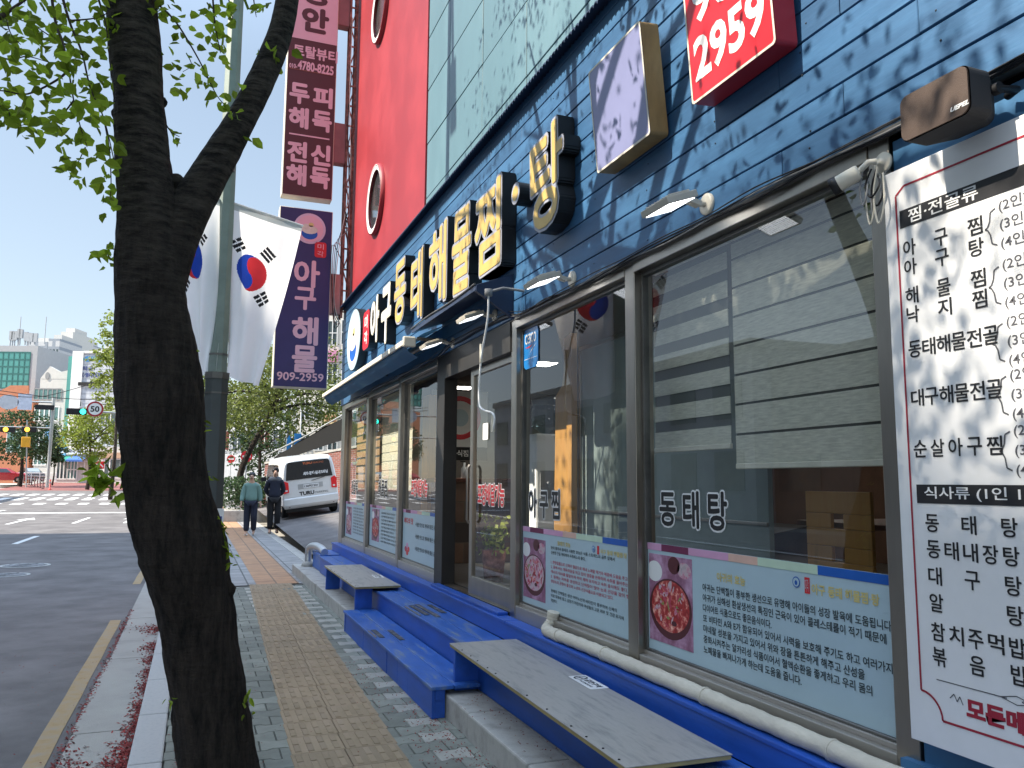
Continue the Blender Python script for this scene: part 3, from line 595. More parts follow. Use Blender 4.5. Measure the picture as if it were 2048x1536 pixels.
# ceiling panels, lit
def ceil_lamp(loc, label):
    t = thing('ceiling_lamp', label, 'lamp', loc, group='lit ceiling lamps indoors'); mb = MB(); mb.box(-.16, .16, -.16, .16, -.02, 0); mb.build('frame', M_['white'], t); mb = MB(); mb.box(-.145, .145, -.145, .145, -.024, -.0205); mb.build('diffuser', mat('ceil_led', (1, .95, .85), .4, emit=9), t); return t
l0 = None
for i, (x, y) in enumerate(((3.6, 5.2), (3.7, 8.6), (4.2, 7.0), (5.5, 9.5), (5.6, 6.0), (4.6, 3.2), (6.5, 8.0), (3.6, 11.3))):
    if l0 is None: l0 = ceil_lamp((x, y, 2.899), 'square lit lamp flush with the dark restaurant ceiling')
    else: dup(l0, (x, y, 2.899))
# roller blinds with bands
bl_grey = mat('blind_grey', (.74, .72, .62), .8, var=.22, scale=14, stretch=(1, 1, 9), trans=.35); bl_sheer = mat('blind_sheer', (.10, .105, .10), .8, var=.1, trans=.2); bl_cream = mat('blind_cream', (.80, .75, .60), .8, var=.12, scale=12, stretch=(1, 1, 8), trans=.3); bl_tan = mat('blind_tan', (.55, .36, .21), .8, var=.25, scale=12, stretch=(1, 1, 8), trans=.3)
def blind(y0, y1, zb, x, m1, m2, band, gap, label):
    t = thing('roller_blind', label, 'blind', (x, (y0+y1)/2, 2.7)); mb = MB(t.location); z = zb; V = []
    while z < 2.68:
        mb.box(x, x+.004, y0, y1, z, min(z+band, 2.68), 0)
        if z+band < 2.68: mb.box(x+.006, x+.008, y0+.001, y1-.001, z+band, min(z+band+gap, 2.68), 1)
        z += band+gap
    mb.build('fabric', [m1, m2], t); mb = MB(t.location); mb.box(x-.006, x+.012, y0, y1, zb-.028, zb-.001); mb.build('bottom_rail', M_['cream'], t, bevel=.004)
    mb = MB(t.location); mb.tube([(x+.01, y0, 2.74), (x+.01, y1, 2.74)], .04, 12); mb.build('roller', M_['cream'], t)
blind(2.2, 3.25, 1.60, 2.42, bl_grey, bl_sheer, .132, .012, 'grey banded roller blind in the right half of the big window, hanging lower')
blind(3.29, 3.99, 1.70, 2.42, bl_grey, bl_sheer, .085, .06, 'grey roller blind with open dark bands in the left half of the big window')
blind(9.55, 11.3, 1.42, 2.42, bl_cream, bl_grey, .1, .02, 'cream banded roller blind in the second window from the far end')
blind(11.4, 13.2, 1.40, 2.42, bl_tan, bl_sheer, .09, .03, 'brown banded roller blind in the far end window')
# ================================================================ ON THE FRONT OF THE RESTAURANT
# channel letters -------------------------------------------------
ux, uy, uz = WALL
def letter(ch, ya, yb, z0, z1, face, label, rot=0):
    yc, zc = (ya+yb)/2, (z0+z1)/2; t = thing('channel_letter', label, 'sign letter', (2.2, yc, zc), group='raised letters of the shop sign')
    wv, hv = abs(ya-yb)*.86, (z1-z0)*.96
    mb = MB(t.location); mb.text(ch, (2.142, yc, z0), WALL, h=hv, w=wv, fat=.056, ext=.056, anchor='c', rot=rot, nf=14); mb.build('letter_body', M_['black'], t)
    mb = MB(t.location); mb.text(ch, (2.083, yc, z0), WALL, h=hv, w=wv, fat=.051, fatref=.056, anchor='c', rot=rot, nf=14); mb.build('rim', M_['lettergrey'] if face != 'w' else M_['cream'], t)
    mb = MB(t.location); mb.text(ch, (2.0785, yc, z0), WALL, h=hv, w=wv, fat=.020, fatref=.056, anchor='c', rot=rot, nf=12); mb.build('letter_face', M_['yellow'] if face != 'w' else M_['white'], t)
letter('탕', 5.09, 4.42, 3.16, 3.92, 'y', 'yellow 탕 channel letter, the rightmost and largest of the shop sign', .03)
letter('찜', 6.32, 5.55, 3.14, 3.92, 'y', 'yellow 찜 channel letter left of the round dot')
letter('물', 6.98, 6.30, 3.13, 3.96, 'y', 'yellow 물 channel letter between 해 and 찜', -.04)
letter('해', 7.76, 7.0, 3.17, 4.02, 'y', 'yellow 해 channel letter between 태 and 물')
letter('태', 8.48, 7.84, 3.16, 3.98, 'y', 'yellow 태 channel letter between 동 and 해')
letter('동', 9.28, 8.6, 3.28, 4.08, 'y', 'yellow 동 channel letter, first of the yellow letters')
letter('구', 9.98, 9.34, 3.17, 3.95, 'w', 'white 구 channel letter next to the yellow ones')
letter('아', 10.66, 10.02, 3.28, 3.94, 'w', 'white 아 channel letter beside the red seal')
def slab_letter(label, outline, yc, zc, m1, extra=None, name='channel_letter', cat='sign letter', grp='raised letters of the shop sign'):
    t = thing(name, label, cat, (2.2, yc, zc), group=grp); mb = MB(t.location); mb.prism(outline, WALL, (2.199, yc, zc), .118); mb.build('letter_body', M_['black'], t)
    return t
t = slab_letter('small round yellow dot between the last two channel letters', ell(.085, .085, 24), 5.32, 3.60, None)
mb = MB(t.location); mb.prism(ell(.08, .08, 24), WALL, (2.081, 5.32, 3.6), .002, 0); mb.prism(ell(.055, .055, 24), WALL, (2.079, 5.32, 3.6), .002, 1); mb.build('letter_face', [M_['lettergrey'], M_['yellow']], t)
t = slab_letter('small red seal with two white syllables at the head of the shop sign', rrect(.44, .54, .09), 10.9, 3.56, None, name='sign_seal', cat='sign', grp=None)
mb = MB(t.location); mb.prism(rrect(.425, .525, .09), WALL, (2.081, 10.9, 3.56), .003, 0); mb.text('미', (2.077, 10.9, 3.58), WALL, h=.18, w=.2, bold=.02, anchor='c', mi=1); mb.text('각', (2.077, 10.9, 3.36), WALL, h=.18, w=.2, bold=.02, anchor='c', mi=1); mb.build('letter_face', [M_['redpaint'], M_['whitematte']], t)
t = slab_letter('round white disc sign with a simple blue picture at the far end of the board', ell(.56, .46, 36), 11.85, 3.58, None, name='disc_sign', cat='sign', grp=None)
def emblem(mb, o, fr, s, i0=0):                 # plain disc picture: pale ring, bowl, garnish
    o = Vector(o); n = fr[2]
    mb.prism(ell(s, s, 32), fr, o, .003, i0); mb.prism(ell(s*.86, s*.86, 32), fr, o+n*.003, .002, i0+1)
    mb.prism(ell(s*.5, s*.36, 24, 0, -s*.35), fr, o+n*.005, .002, i0+2); mb.prism(ell(s*.5, s*.28, 24, 0, -s*.08), fr, o+n*.007, .002, i0+3); mb.prism(ell(s*.16, s*.14, 16, s*.08, s*.25), fr, o+n*.007, .002, i0+4); mb.prism(ell(s*.18, s*.16, 16, -s*.25, s*.12), fr, o+n*.009, .002, i0+3)
EM = [M_['skyblue'], M_['whitematte'], M_['blue'], M_['cream'], M_['gold']]
mb = MB(t.location); emblem(mb, (2.081, 11.85, 3.58), (WALL[0]*1.2, WALL[1], WALL[2]), .45); mb.build('letter_face', EM, t)
# two box signs, tipped slightly forward
def boxsign(name, label, y0, y1, z0, z1, tip, face, side):
    hh, ww = z1-z0, abs(y1-y0); a = math.asin(tip); fr = (WALL[0], Vector((-math.sin(a), 0, math.cos(a))), Vector((-math.cos(a), 0, -math.sin(a))))
    o = Vector((2.13, (y0+y1)/2, (z0+z1)/2)); t = thing(name, label, 'sign', o)
    mb = MB(o); mb.prism(rrect(ww, hh, .02), fr, o-fr[2]*.03, .105); mb.build('box', side, t, bevel=.004)
    mb = MB(o); mb.box(2.1, 2.2, o.y-.05, o.y+.05, o.z-.05, o.z+.05); mb.build('bracket', M_['steel_dark'], t)
    p = o+fr[2]*.0755; mb = MB(o); mb.prism(rrect(ww-.006, hh-.006, .018), fr, p, .003); f = mb.build('face', face, t)
    mb = MB(o)
    R_ = rrect(ww, hh, .02); r2 = rrect(ww-.022, hh-.022, .016); n = len(R_); A = [p+fr[0]*q[0]+fr[1]*q[1]+fr[2]*.0042 for q in R_]; B = [p+fr[0]*q[0]+fr[1]*q[1]+fr[2]*.0042 for q in r2]
    mb.add(A+B, [(i, (i+1) % n, n+(i+1) % n, n+i) for i in range(n)]); mb.build('edge', M_['cream'], t)
    return t, fr, p
t, fr, p = boxsign('blank_sign', 'blank pale violet square sign in a wooden box frame on the blue boards', 4.02, 3.43, 3.28, 3.89, .09, mat('blank_face', (.20, .21, .36), .45, var=.06), mat('wood_box', (.40, .24, .09), .5, var=.3, scale=6, stretch=(1, 1, .3), bump=.1))
t, fr, p = boxsign('phone_sign', 'red box sign with white phone digits cut by the top of the picture', 3.055, 2.465, 3.26, 4.06, .07, M_['redpaint'], mat('red_box', (.40, .02, .03), .35, var=.1))
mb = MB(t.location); q = p+fr[2]*.005+fr[1]*-.315; mb.text('2959', q, fr, h=.205, w=.50, bold=.03, anchor='c'); mb.text('909', q+fr[1]*.262, fr, h=.205, w=.46, bold=.03, anchor='c'); mb.build('lettering', M_['whitematte'], t)
# floodlights, lit -------------------------------------------------
body = mat('flood_body', (.50, .47, .40), .45, var=.12)
def flood(loc, label):
    t = thing('floodlight', label, 'floodlight', loc, group='lit floodlights on the shop front')
    mb = MB(); mb.lathe([(.052, 0), (.052, .012), (.04, .018), (0, .018)], (0, 0, 0), (Vector((0, 1, 0)), Vector((0, 0, 1)), Vector((-1, 0, 0))), 20); mb.build('base_plate', body, t)
    mb = MB(); mb.tube([(-.015, 0, 0), (-.05, 0, -.005), (-.10, 0, .0)], .014, 8); mb.obox((-.10, 0, .004), (.05, 0, -.012), (0, .022, 0), (.003, 0, .012)); mb.build('arm', body, t)
    a = R(-24); X_, Z_ = Vector((math.cos(a), 0, math.sin(a)))*-1, Vector((-math.sin(a), 0, math.cos(a)))
    X_ = Vector((-math.cos(R(20)), 0, -math.sin(R(20)))); Z_ = Vector((-math.sin(R(20)), 0, math.cos(R(20)))); c = Vector((-.215, 0, -.028))
    mb = MB(); mb.obox(c, X_*.085, (0, .115, 0), Z_*.016)
    for k in range(-4, 5): mb.obox(c+Z_*.02+Vector((0, k*.024, 0)), X_*.06, (0, .003, 0), Z_*.008)
    mb.build('housing', body, t, bevel=.006)
    mb = MB(); mb.obox(c-Z_*.0175, X_*.072, (0, .10, 0), Z_*.002, 0)
    for k in range(-6, 7): mb.obox(c-Z_*.0205+Vector((0, k*.0155, 0)), X_*.07, (0, .0012, 0), Z_*.0008, 1)
    mb.build('lamp_face', [M_['led'], mat('led_grid', (.7, .74, .78), .4)], t)
    return t
f1 = flood((2.199, 3.12, 2.815), 'lit floodlight under the blank square sign, nearest of the row')
for (y, z, x), lb in (((4.60, 2.80, 2.199), 'lit floodlight above the second window'), ((6.05, 2.84, 2.199), 'lit floodlight tucked under the right end of the door canopy'), ((7.2, 2.80, 2.199), 'lit floodlight under the door canopy near the awning end')):
    dup(f1, (x, y, z), label=lb)
# camera with loops of cable ---------------------------------------
yc, zc = FX(1768, 326, 2.2)
t = thing('security_camera', 'cream bullet security camera on the corner above the right window', 'camera', (2.2, yc, zc)); L0 = t.location
mb = MB(L0); mb.lathe([(.037, 0), (.037, .008), (.034, .0105), (.013, .012), (.013, .022), (0, .022)], (2.2, yc, zc), (Vector((0, 1, 0)), Vector((0, 0, 1)), Vector((-1, 0, 0))), 22); mb.build('base_plate', M_['cream'], t)
e = Vector((2.125, yc+.062, zc-.032)); d = Vector((-.45, .75, -.33)).normalized(); mb = MB(L0); mb.tube([(2.165, yc, zc), (2.145, yc+.015, zc), e-d*.01], .011, 10); mb.build('arm', M_['cream'], t)
u_ = d.orthogonal().normalized(); fr_ = (u_, d.cross(u_), d); mb = MB(L0); mb.lathe([(0, -.02), (.026, -.018), (.029, -.01), (.029, .06)], e, fr_, 20); mb.build('housing', M_['cream'], t); mb = MB(L0); mb.lathe([(.0, .045), (.027, .045), (.0285, .058), (.032, .06), (.032, .085), (.029, .085)], e, fr_, 20); mb.build('lens_hood', M_['black'], t)
t = thing('cable_bundle', 'loops of grey and black cable hanging below the security camera', 'cable', (2.17, yc+.0, zc-.05)); 
for k, (dy, w_, h_, m) in enumerate(((.01, .02, .16, 'grey'), (-.005, .026, .13, 'black'), (.025, .018, .19, 'cream'), (-.02, .022, .2, 'cream'), (.0, .03, .1, 'black'), (.035, .015, .12, 'grey'))):
    c = Vector((2.165-.006*k, yc+dy, zc-.03)); P = spline([c, c+Vector((0, w_, -h_*.5)), c+Vector((0, .3*w_, -h_)), c+Vector((0, -w_, -h_*.7)), c+Vector((.02, -.2*w_, -.02))], 6)
    mb = MB(t.location); mb.tube(P, .0035, 6); mb.build('loop', M_[m], t)
# loudspeaker --------------------------------------------------------
sx = 2.01; y0, z0 = FX(*(1680+965*.2734, 80+505*.2734), sx); y1, z1 = FX(*(1680+440*.2734, 80+450*.2734), sx)
z0 -= .008; z1 += .008; yc, zc = (y0+y1)/2, (z0+z1)/2; wv, hv = abs(y1-y0), z1-z0
t = thing('loudspeaker', 'dark loudspeaker with a brown grille bracketed above the white menu board', 'speaker', (2.2, yc, zc)); L0 = t.location
mb = MB(L0); A = rrect(wv, hv, .028); B = rrect(wv*.62, hv*.8, .03); n = len(A); o1, o2 = Vector((sx, yc, zc)), Vector((2.165, yc, zc))
o3 = Vector((2.09, yc-.0, zc))
V = [o1+ux*p[0]+uy*p[1] for p in A]+[o3+ux*p[0]+uy*p[1] for p in A]+[o2+ux*p[0]+uy*p[1] for p in B]
mb.add(V, [(k*n+i, k*n+(i+1) % n, (k+1)*n+(i+1) % n, (k+1)*n+i) for k in (0, 1) for i in range(n)]+[tuple(range(2*n, 3*n))]); mb.build('cabinet', M_['blackmat'], t, bevel=.004)
mb = MB(L0); mb.prism(rrect(wv*.97, hv*.96, .026), WALL, o1, .006); gr = mb.build('grille', mat('grille', (.06, .036, .024), .6, var=.15, scale=400, bump=.3, bscale=600), t, bevel=.004)
mb = MB(L0); mb.text('UEPEL', o1+ux*wv*.24+uy*-hv*.34+uz*.0075, WALL, h=.014, w=.062, bold=.05, shear=.3); mb.build('lettering', M_['whitematte'], gr)
mb = MB(L0); mb.box(2.16, 2.199, yc-.03, yc+.03, zc-.03, zc+.03); mb.build('wall_plate', M_['black'], t)
mb = MB(L0); mb.tube([(2.11, yc-wv*.5-.006, zc+.01), (2.185, yc-wv*.5-.01, zc+.02), (2.2, yc-wv*.5+.03, zc+.02)], .012, 8); mb.tube([(2.11, yc-wv*.5+.004, zc+.01), (2.11, yc-wv*.5-.016, zc+.01)], .018, 12); mb.build('bracket', M_['black'], t)
# canopy over the door -----------------------------------------------
t = thing('door_canopy', 'dark navy folded canopy box over the sliding door', 'canopy', (2.2, 6.5, 2.95)); L0 = t.location
mb = MB(L0); mb.add([(2.198, 5.65, 3.09), (1.90, 5.65, 2.975), (1.90, 5.65, 2.93), (2.198, 5.65, 2.745)]+[(2.198, 5.69, 3.09), (1.90, 5.69, 2.975), (1.90, 5.69, 2.93), (2.198, 5.69, 2.745)], [(0, 1, 2, 3), (7, 6, 5, 4), (0, 4, 5, 1), (1, 5, 6, 2), (2, 6, 7, 3)]); mb.build('side_cheek', M_['navy'], t)
mb = MB(L0); V = []; 
for y in (5.66, 7.6): V += [(2.198, y, 3.09), (1.895, y, 2.978), (1.895, y, 2.935), (2.198, y, 3.05)]
mb.add(V, [(0, 4, 5, 1), (1, 5, 6, 2), (2, 6, 7, 3), (0, 1, 2, 3), (7, 6, 5, 4)]); mb.build('roof_panel', M_['navy'], t, bevel=.003)
mb = MB(L0); mb.tube(spline([(1.89, 5.66, 2.985), (1.89, 6.3, 2.975), (1.89, 7.0, 2.99), (1.89, 7.6, 2.98)], 5), .008, 6); mb.build('trim', M_['steel_dark'], t)
# folded awning along the far windows
aw = mat('awning_cloth', (.045, .15, .28), .7, var=.2, scale=2, col2=(.10, .2, .28), mix=(.55, .75), trans=.1)
t = thing('awning', 'folded blue awning roll with a cream cassette above the far windows', 'awning', (2.0, 10, 2.9)); L0 = t.location
mb = MB(L0); mb.box(1.78, 1.86, 7.45, 12.7, 2.80, 2.835); mb.box(1.775, 1.80, 7.43, 12.72, 2.79, 2.845); mb.build('front_rail', M_['cream'], t, bevel=.008)
mb = MB(L0); V = []; n = 42
for i in range(n+1):
    y = 7.46+(12.66-7.46)*i/n; s = .016*math.sin(i*1.3)
    V += [(2.197, y, 3.02), (2.0, y, 2.93+s*.5), (1.86, y, 2.836), (1.80, y, 2.79), (1.84+s*.4, y, 2.73), (1.93+s*.5, y, 2.68+s*.5)]
mb.add(V, [(i*6+k, i*6+k+1, i*6+k+7, i*6+k+6) for i in range(n) for k in range(5)], 0, True); mb.build('cloth', aw, t)
mb = MB(L0); mb.box(1.77, 1.89, 7.40, 7.45, 2.77, 2.87); mb.build('end_cap', M_['cream'], t, bevel=.012)
mb = MB(L0); mb.box(1.9, 2.199, 7.41, 7.43, 2.84, 2.87); mb.box(1.9, 2.199, 10.0, 10.02, 2.82, 2.85); mb.tube([(2.06, 7.6, 2.86), (2.06, 12.6, 2.86)], .035, 8); mb.build('arm', M_['steel_dark'], t)
# crank handle hanging from the canopy
P = [on_x(*q, 1.93) for q in ((977, 592), (975, 640), (962, 720), (958, 798), (964, 818), (984, 826), (989, 838), (986, 864))]
t = thing('crank_rod', 'white cranked awning rod hanging in front of the sliding door', 'rod', P[0]); mb = MB(P[0]); mb.tube(spline(P, 4), .008, 8); mb.build('rod', M_['lamp_cover'], t)
mb = MB(P[0]); mb.tube([P[-1]+Vector((0, 0, .12)), P[-1]], .015, 10); mb.tube([P[2]+Vector((0, 0, .12)), P[2]+Vector((0, 0, -.02))], .012, 8); mb.build('grip', M_['cream'], t)
mb = MB(P[0]); mb.lathe([(0, 0), (.03, .0), (.03, .05), (0, .05)], P[0]+Vector((.0, 0, 0)), n=12); mb.tube([P[0]+Vector((0, 0, .03)), P[0]+Vector((.1, -.04, .06)), P[0]+Vector((.26, -.05, .05))], .01, 8); mb.build('hook', M_['grey'], t)
# cables along the head of the windows
t = thing('cable_run', 'black cables and a grey conduit sagging along the window heads', 'cable', (2.17, 6, 2.74))
for k in range(4):
    P = []; y = 1.2
    while y < 12.8: P.append((2.188-.008*k+random.gauss(0, .003), y, 2.722+.009*k+random.gauss(0, .009)+(.05 if 5.7 < y < 7.6 else 0))); y += .38
    mb = MB(t.location); mb.tube(spline(P, 4), [.006, .004, .005, .0035][k], 6); mb.build('cable', M_[['blackmat', 'grey', 'blackmat', 'black'][k]], t)
# menu board ---------------------------------------------------------
t = thing('menu_board', 'large white menu board with black Korean dish names and red border line', 'menu board', (2.2, 1.3, 1.65)); L0 = t.location
mb = MB(L0); mb.box(2.172, 2.189, .2, 2.055, .70, 2.565); mb.build('board', M_['white'], t, bevel=.002)
MX = 2.1715
def MY(px, py): return FX(px, py, MX)
mb = MB(L0); x = MX-.0008
def rule(y0, z0, y1, z1, wd, mi):
    a, b = Vector((x, y0, z0)), Vector((x, y1, z1)); d = (b-a).normalized(); n = Vector((0, -d.z, d.y))*wd/2; V = [a-n, a+n, b+n, b-n]; mb.add(V, [(0, 1, 2, 3)], mi)
rule(2.005, 2.475, 2.005, .86, .007, 1); rule(2.005, 2.475, 1.97, 2.50, .007, 1); rule(1.97, 2.50, .3, 2.50, .007, 1)
for k in range(8):
    a0, a1 = R(k*90/8), R((k+1)*90/8); rule(2.005-.075*math.sin(a0)*1.0, .785+.075*math.cos(a0), 2.005-.075*math.sin(a1), .785+.075*math.cos(a1), .007, 1)
rule(1.93, .785, .3, .785, .007, 1)
def bar(px, pz0, pz1):
    y0, zt = MY(px, pz0); _, zb = MY(px+2, pz1); mb.box(MX-.0012, MX, y0, .35, zb, zt, 0); return y0, zb, zt
yb, zb, zt = bar(1799, 423, 458); mb.text('찜·전골류', (MX-.0016, yb-.035, zb+.008), WALL, h=(zt-zb)*.78, w=.26, mi=2, fat=.012, nf=6)
yb2, zb2, zt2 = bar(1833, 969, 1006); mb.text('식사류 (1인 1메뉴주문', (MX-.0016, yb2-.03, zb2+.009), WALL, h=(zt2-zb2)*.74, w=.56, mi=2, fat=.012, nf=6)
def row(s, px, py, hh=.052, pitch=None, ytop=None):
    y, z = MY(px, py); n = len(s)
    for i, c in enumerate(s):
        if c != ' ': mb.text(c, (x, y-i*pitch, z-hh*.5), WALL, h=hh if c not in '구' else hh*.88, w=hh*.86, mi=0, fat=.012)
yl = 1.985; k3 = .122
def mrow(s, z, y=yl, p=.0615, hh=.056, step=None):
    for i, c in enumerate(s):
        if c != ' ': mb.text(c, (x, y-i*(step or p), z-hh*.5), WALL, h=hh, w=hh*.90, mi=0, fat=.014, nf=6)
mrow('아구찜', 2.284, step=k3); mrow('아구탕', 2.218, step=k3); mrow('해물찜', 2.122, step=k3); mrow('낙지찜', 2.058, step=k3); mrow('동태해물전골', 1.943, p=.0545); mrow('대구해물전골', 1.783, p=.0545); mrow('순살아구찜', 1.618, p=.0655)
for (z, s) in ((1.383, '동 태 탕'), (1.302, '동태내장탕'), (1.22, '대 구 탕'), (1.138, '알   탕'), (1.05, '참치주먹밥'), (.975, '볶 음 밥')): mrow(s, z, y=1.955, p=.0655)
for i, zc in enumerate((2.262, 2.085, 1.915, 1.76, 1.6)):
    yq = 1.675; hh = .056                                            # brace and the three sizes
    P = [(yq-.028, zc+hh), (yq-.012, zc+hh-.008), (yq-.008, zc+.02), (yq, zc+.004), (yq+.008, zc), (yq, zc-.004), (yq-.008, zc-.02), (yq-.012, zc-hh+.008), (yq-.028, zc-hh)]
    for a, b in zip(P[:-1], P[1:]): rule(a[0], a[1], b[0], b[1], .0045, 3)
    for j, (nn, sz, pr) in enumerate((('2', '小', ''), ('3', '中', ''), ('4', '大', ''))):
        zz = zc+.056-.056*j-.021; mb.text('(%s인)' % nn, (x, yq-.04, zz), WALL, h=.043, w=.088, mi=3, bold=.008); mb.text(sz, (x, yq-.165, zz+.002), WALL, h=.04, w=.043, mi=3, bold=.012); mb.text('····', (x, yq-.23, zz+.016), WALL, h=.007, w=.12, mi=3, bold=.01)
for (z, pr) in ((1.383, '9,000'), (1.302, '10,000'), (1.22, '10,000'), (1.138, '9,000'), (1.05, '4,000'), (.975, '2,000')): mb.text('············', (x, 1.60, z-.003), WALL, h=.007, w=.36, mi=3, bold=.01)
rule(1.945, .905, 1.71, .905, .003, 3); rule(1.5, .905, .5, .905, .003, 3)
for k in range(4):
    c = 1.68-.045*k; ww = .03 if k else .05; P = [(c+ww, .905), (c, .905+.012), (c-ww, .905), (c, .905-.012), (c+ww, .905)]
    for a, b in zip(P[:-1], P[1:]): rule(a[0], a[1], b[0], b[1], .0025, 3)
mb.text('모든메뉴 포장', (x, 1.845, .815), WALL, h=.062, w=.40, mi=1, bold=.05)
P = [(1.90, .86), (1.885, .875), (1.875, .855), (1.865, .872), (1.855, .85)]
for a, b in zip(P[:-1], P[1:]): rule(a[0], a[1], b[0], b[1], .003, 3)
mb.build('print', [mat('menu_ink', (.018, .018, .02), .5), mat('menu_red', (.34, .02, .04), .5), M_['white'], mat('menu_grey', (.09, .09, .1), .5)], t)
# ---------------------------------------------------------------- vertical signs hung off the far corner
YB = 13.35
def vsign(label, pts, face, name='projecting_sign'):     # pts: px corners TL TR BR BL
    Q = [on_y(*p, YB) for p in pts]; x0 = (Q[0].x+Q[3].x)/2; x1 = (Q[1].x+Q[2].x)/2; z1 = (Q[0].z+Q[1].z)/2; z0 = (Q[2].z+Q[3].z)/2
    t = thing(name, label, 'sign', ((x0+x1)/2, YB+.1, z0)); mb = MB(t.location); mb.box(x0, x1, YB+.004, YB+.24, z0, z1); mb.build('box', M_['cream'], t, bevel=.01)
    mb = MB(t.location); mb.box(x0+.012, x1-.012, YB, YB+.003, z0+.012, z1-.012); mb.build('face', face, t); return t, x0, x1, z0, z1
t, x0, x1, z0, z1 = vsign('navy vertical shop sign with white syllables and phone number, lower of the two stacked signs', ((559, 412), (664, 422), (656, 777), (546, 774)), M_['signnavy'])
def PT(px, py): v = on_y(px, py, YB); return v.x, v.z
mb = MB(t.location); D = YB-.0015; cx = (x0+x1)/2
for ch, py, py2, px in (('아', 517, 575, 613), ('구', 572, 620, 610), ('해', 630, 690, 609), ('물', 688, 745, 608)):
    xa, za = PT(px, py2); _, zb_ = PT(px, py); mb.text(ch, (xa, D, za), FRONT, h=(zb_-za)*.95, w=(zb_-za)*.86, fat=.035, anchor='c')
xa, za = PT(604, 770); mb.text('909-2959', (cx, D, z0+.11), FRONT, h=.135, w=(x1-x0)*.86, fat=.02, anchor='c'); mb.build('lettering', M_['pink'], t)
xa, za = PT(617, 457); mb = MB(t.location); emblem(mb, (xa+.02, D, za), FRONT, .26); mb.build('emblem', [mat('em_ring', (.62, .45, .55), .5), M_['pink'], M_['blue'], M_['cream'], M_['gold']], t)
xa, za = PT(641, 500); mb = MB(t.location); mb.prism(rrect(.19, .26, .04), FRONT, (xa, D, za), .003, 0); mb.text('미', (xa, D-.004, za+.01), FRONT, h=.09, w=.1, anchor='c', mi=1); mb.text('각', (xa, D-.004, za-.11), FRONT, h=.09, w=.1, anchor='c', mi=1); mb.build('seal', [M_['redpaint'], M_['pink']], t)
t, x0, x1, z0, z1 = vsign('tall maroon and pink vertical salon sign, upper of the two stacked signs', ((589, -190), (684, -160), (664, 400), (562, 388)), M_['maroon'])
zs = PT(630, 83)[1]; mb = MB(t.location); mb.box(x0+.012, x1-.012, YB-.003, YB-.001, zs, z1-.012); mb.build('upper_face', M_['pink'], t)
zs2 = PT(630, 145)[1]; mb = MB(t.location); mb.box(x0+.01, x1-.01, YB-.004, YB-.001, zs2-.008, zs2+.004); mb.build('joint', M_['rust'], t)
mb = MB(t.location); cx = (x0+x1)/2; wv = (x1-x0)*.30
for i, (a, b) in enumerate((('두', '피'), ('해', '독'), ('전', '신'), ('해', '독'))):
    zc = [PT(618, 192)[1], PT(616, 240)[1], PT(615, 308)[1], PT(613, 354)[1]][i]
    for j, ch in ((0, a), (1, b)): mb.text(ch, (x0+(x1-x0)*(.27 if j == 0 else .74), D, zc-.17), FRONT, h=.37, w=.33, fat=.045, anchor='c')
zc = PT(614, 272)[1]; mb.box(x0+.08, x1-.08, D-.001, D, zc-.012, zc+.012)
mb.text('토탈뷰티', (cx+.05, D, PT(630, 117)[1]-.02), FRONT, h=.22, w=.74, fat=.035, anchor='c'); mb.text('010-', (x0+.035, D, PT(630, 135)[1]-.08), FRONT, h=.08, w=.13, bold=.03); mb.text('4780-8225', (x1-.05, D, PT(630, 135)[1]-.09), FRONT, h=.17, w=.60, bold=.035, anchor='r'); mb.build('lettering', M_['pink'], t)
mb = MB(t.location); xa, za = PT(630, 64); mb.text('안', (xa, D-.003, za-.02), FRONT, h=.46, w=.46, fat=.05, anchor='c'); xa, za = PT(628, 10); mb.text('정', (xa, D-.003, za), FRONT, h=.46, w=.46, fat=.05, anchor='c'); mb.build('script', M_['maroon'], t)
# rusty lattice post and the red bracket boxes that carry the signs
t = thing('sign_rack', 'rusty red lattice mast with box brackets fixed to the far corner of the red wall', 'bracket', (2.1, YB+.1, 3)); L0 = t.location
mb = MB(L0)
for x_, y_ in ((2.13, YB+.02), (2.24, YB+.02), (2.13, YB+.2), (2.24, YB+.2)): mb.box(x_-.018, x_+.018, y_-.018, y_+.018, 4.2, 12)
z = 4.3; s = 1
while z < 11.8:
    mb.tube([(2.13, YB+.0, z), (2.24, YB+.0, z+.35)] if s > 0 else [(2.24, YB+.0, z), (2.13, YB+.0, z+.35)], .011, 6); mb.box(2.13, 2.24, YB-.01, YB+.01, z-.012, z+.012); z += .36; s = -s
mb.build('mast', M_['rust'], t)
for pa, pb in ((245, 325), (-30, 48), (548, 628)):
    za, zb_ = PT(680, pb)[1], PT(680, pa)[1]; mb = MB(L0); mb.box(1.86 if pa < 500 else 1.92, 2.11, YB+.02, YB+.2, za, zb_); mb.build('bracket_box', mat('bracket_red', (.26, .10, .10), .6, var=.2) if pa < 500 else mat('bracket_pale', (.45, .22, .2), .6, var=.2), t, bevel=.008)
for k in range(5):
    P = [(2.15+.02*k, YB-.03, 9.5-k), (2.12+.03*random.random(), YB-.06, 8-.5*k), (2.2, YB-.05, 6.6-.4*k), (2.05-.03*k, YB-.05, 5.4), (2.0, YB-.04, 4.5-.1*k), (2.1, YB-.03, 4.1)]
    mb = MB(L0); mb.tube(spline(P, 5), .007, 6); mb.build('cable', M_[['cream', 'blackmat', 'grey', 'rust', 'blackmat'][k]], t)
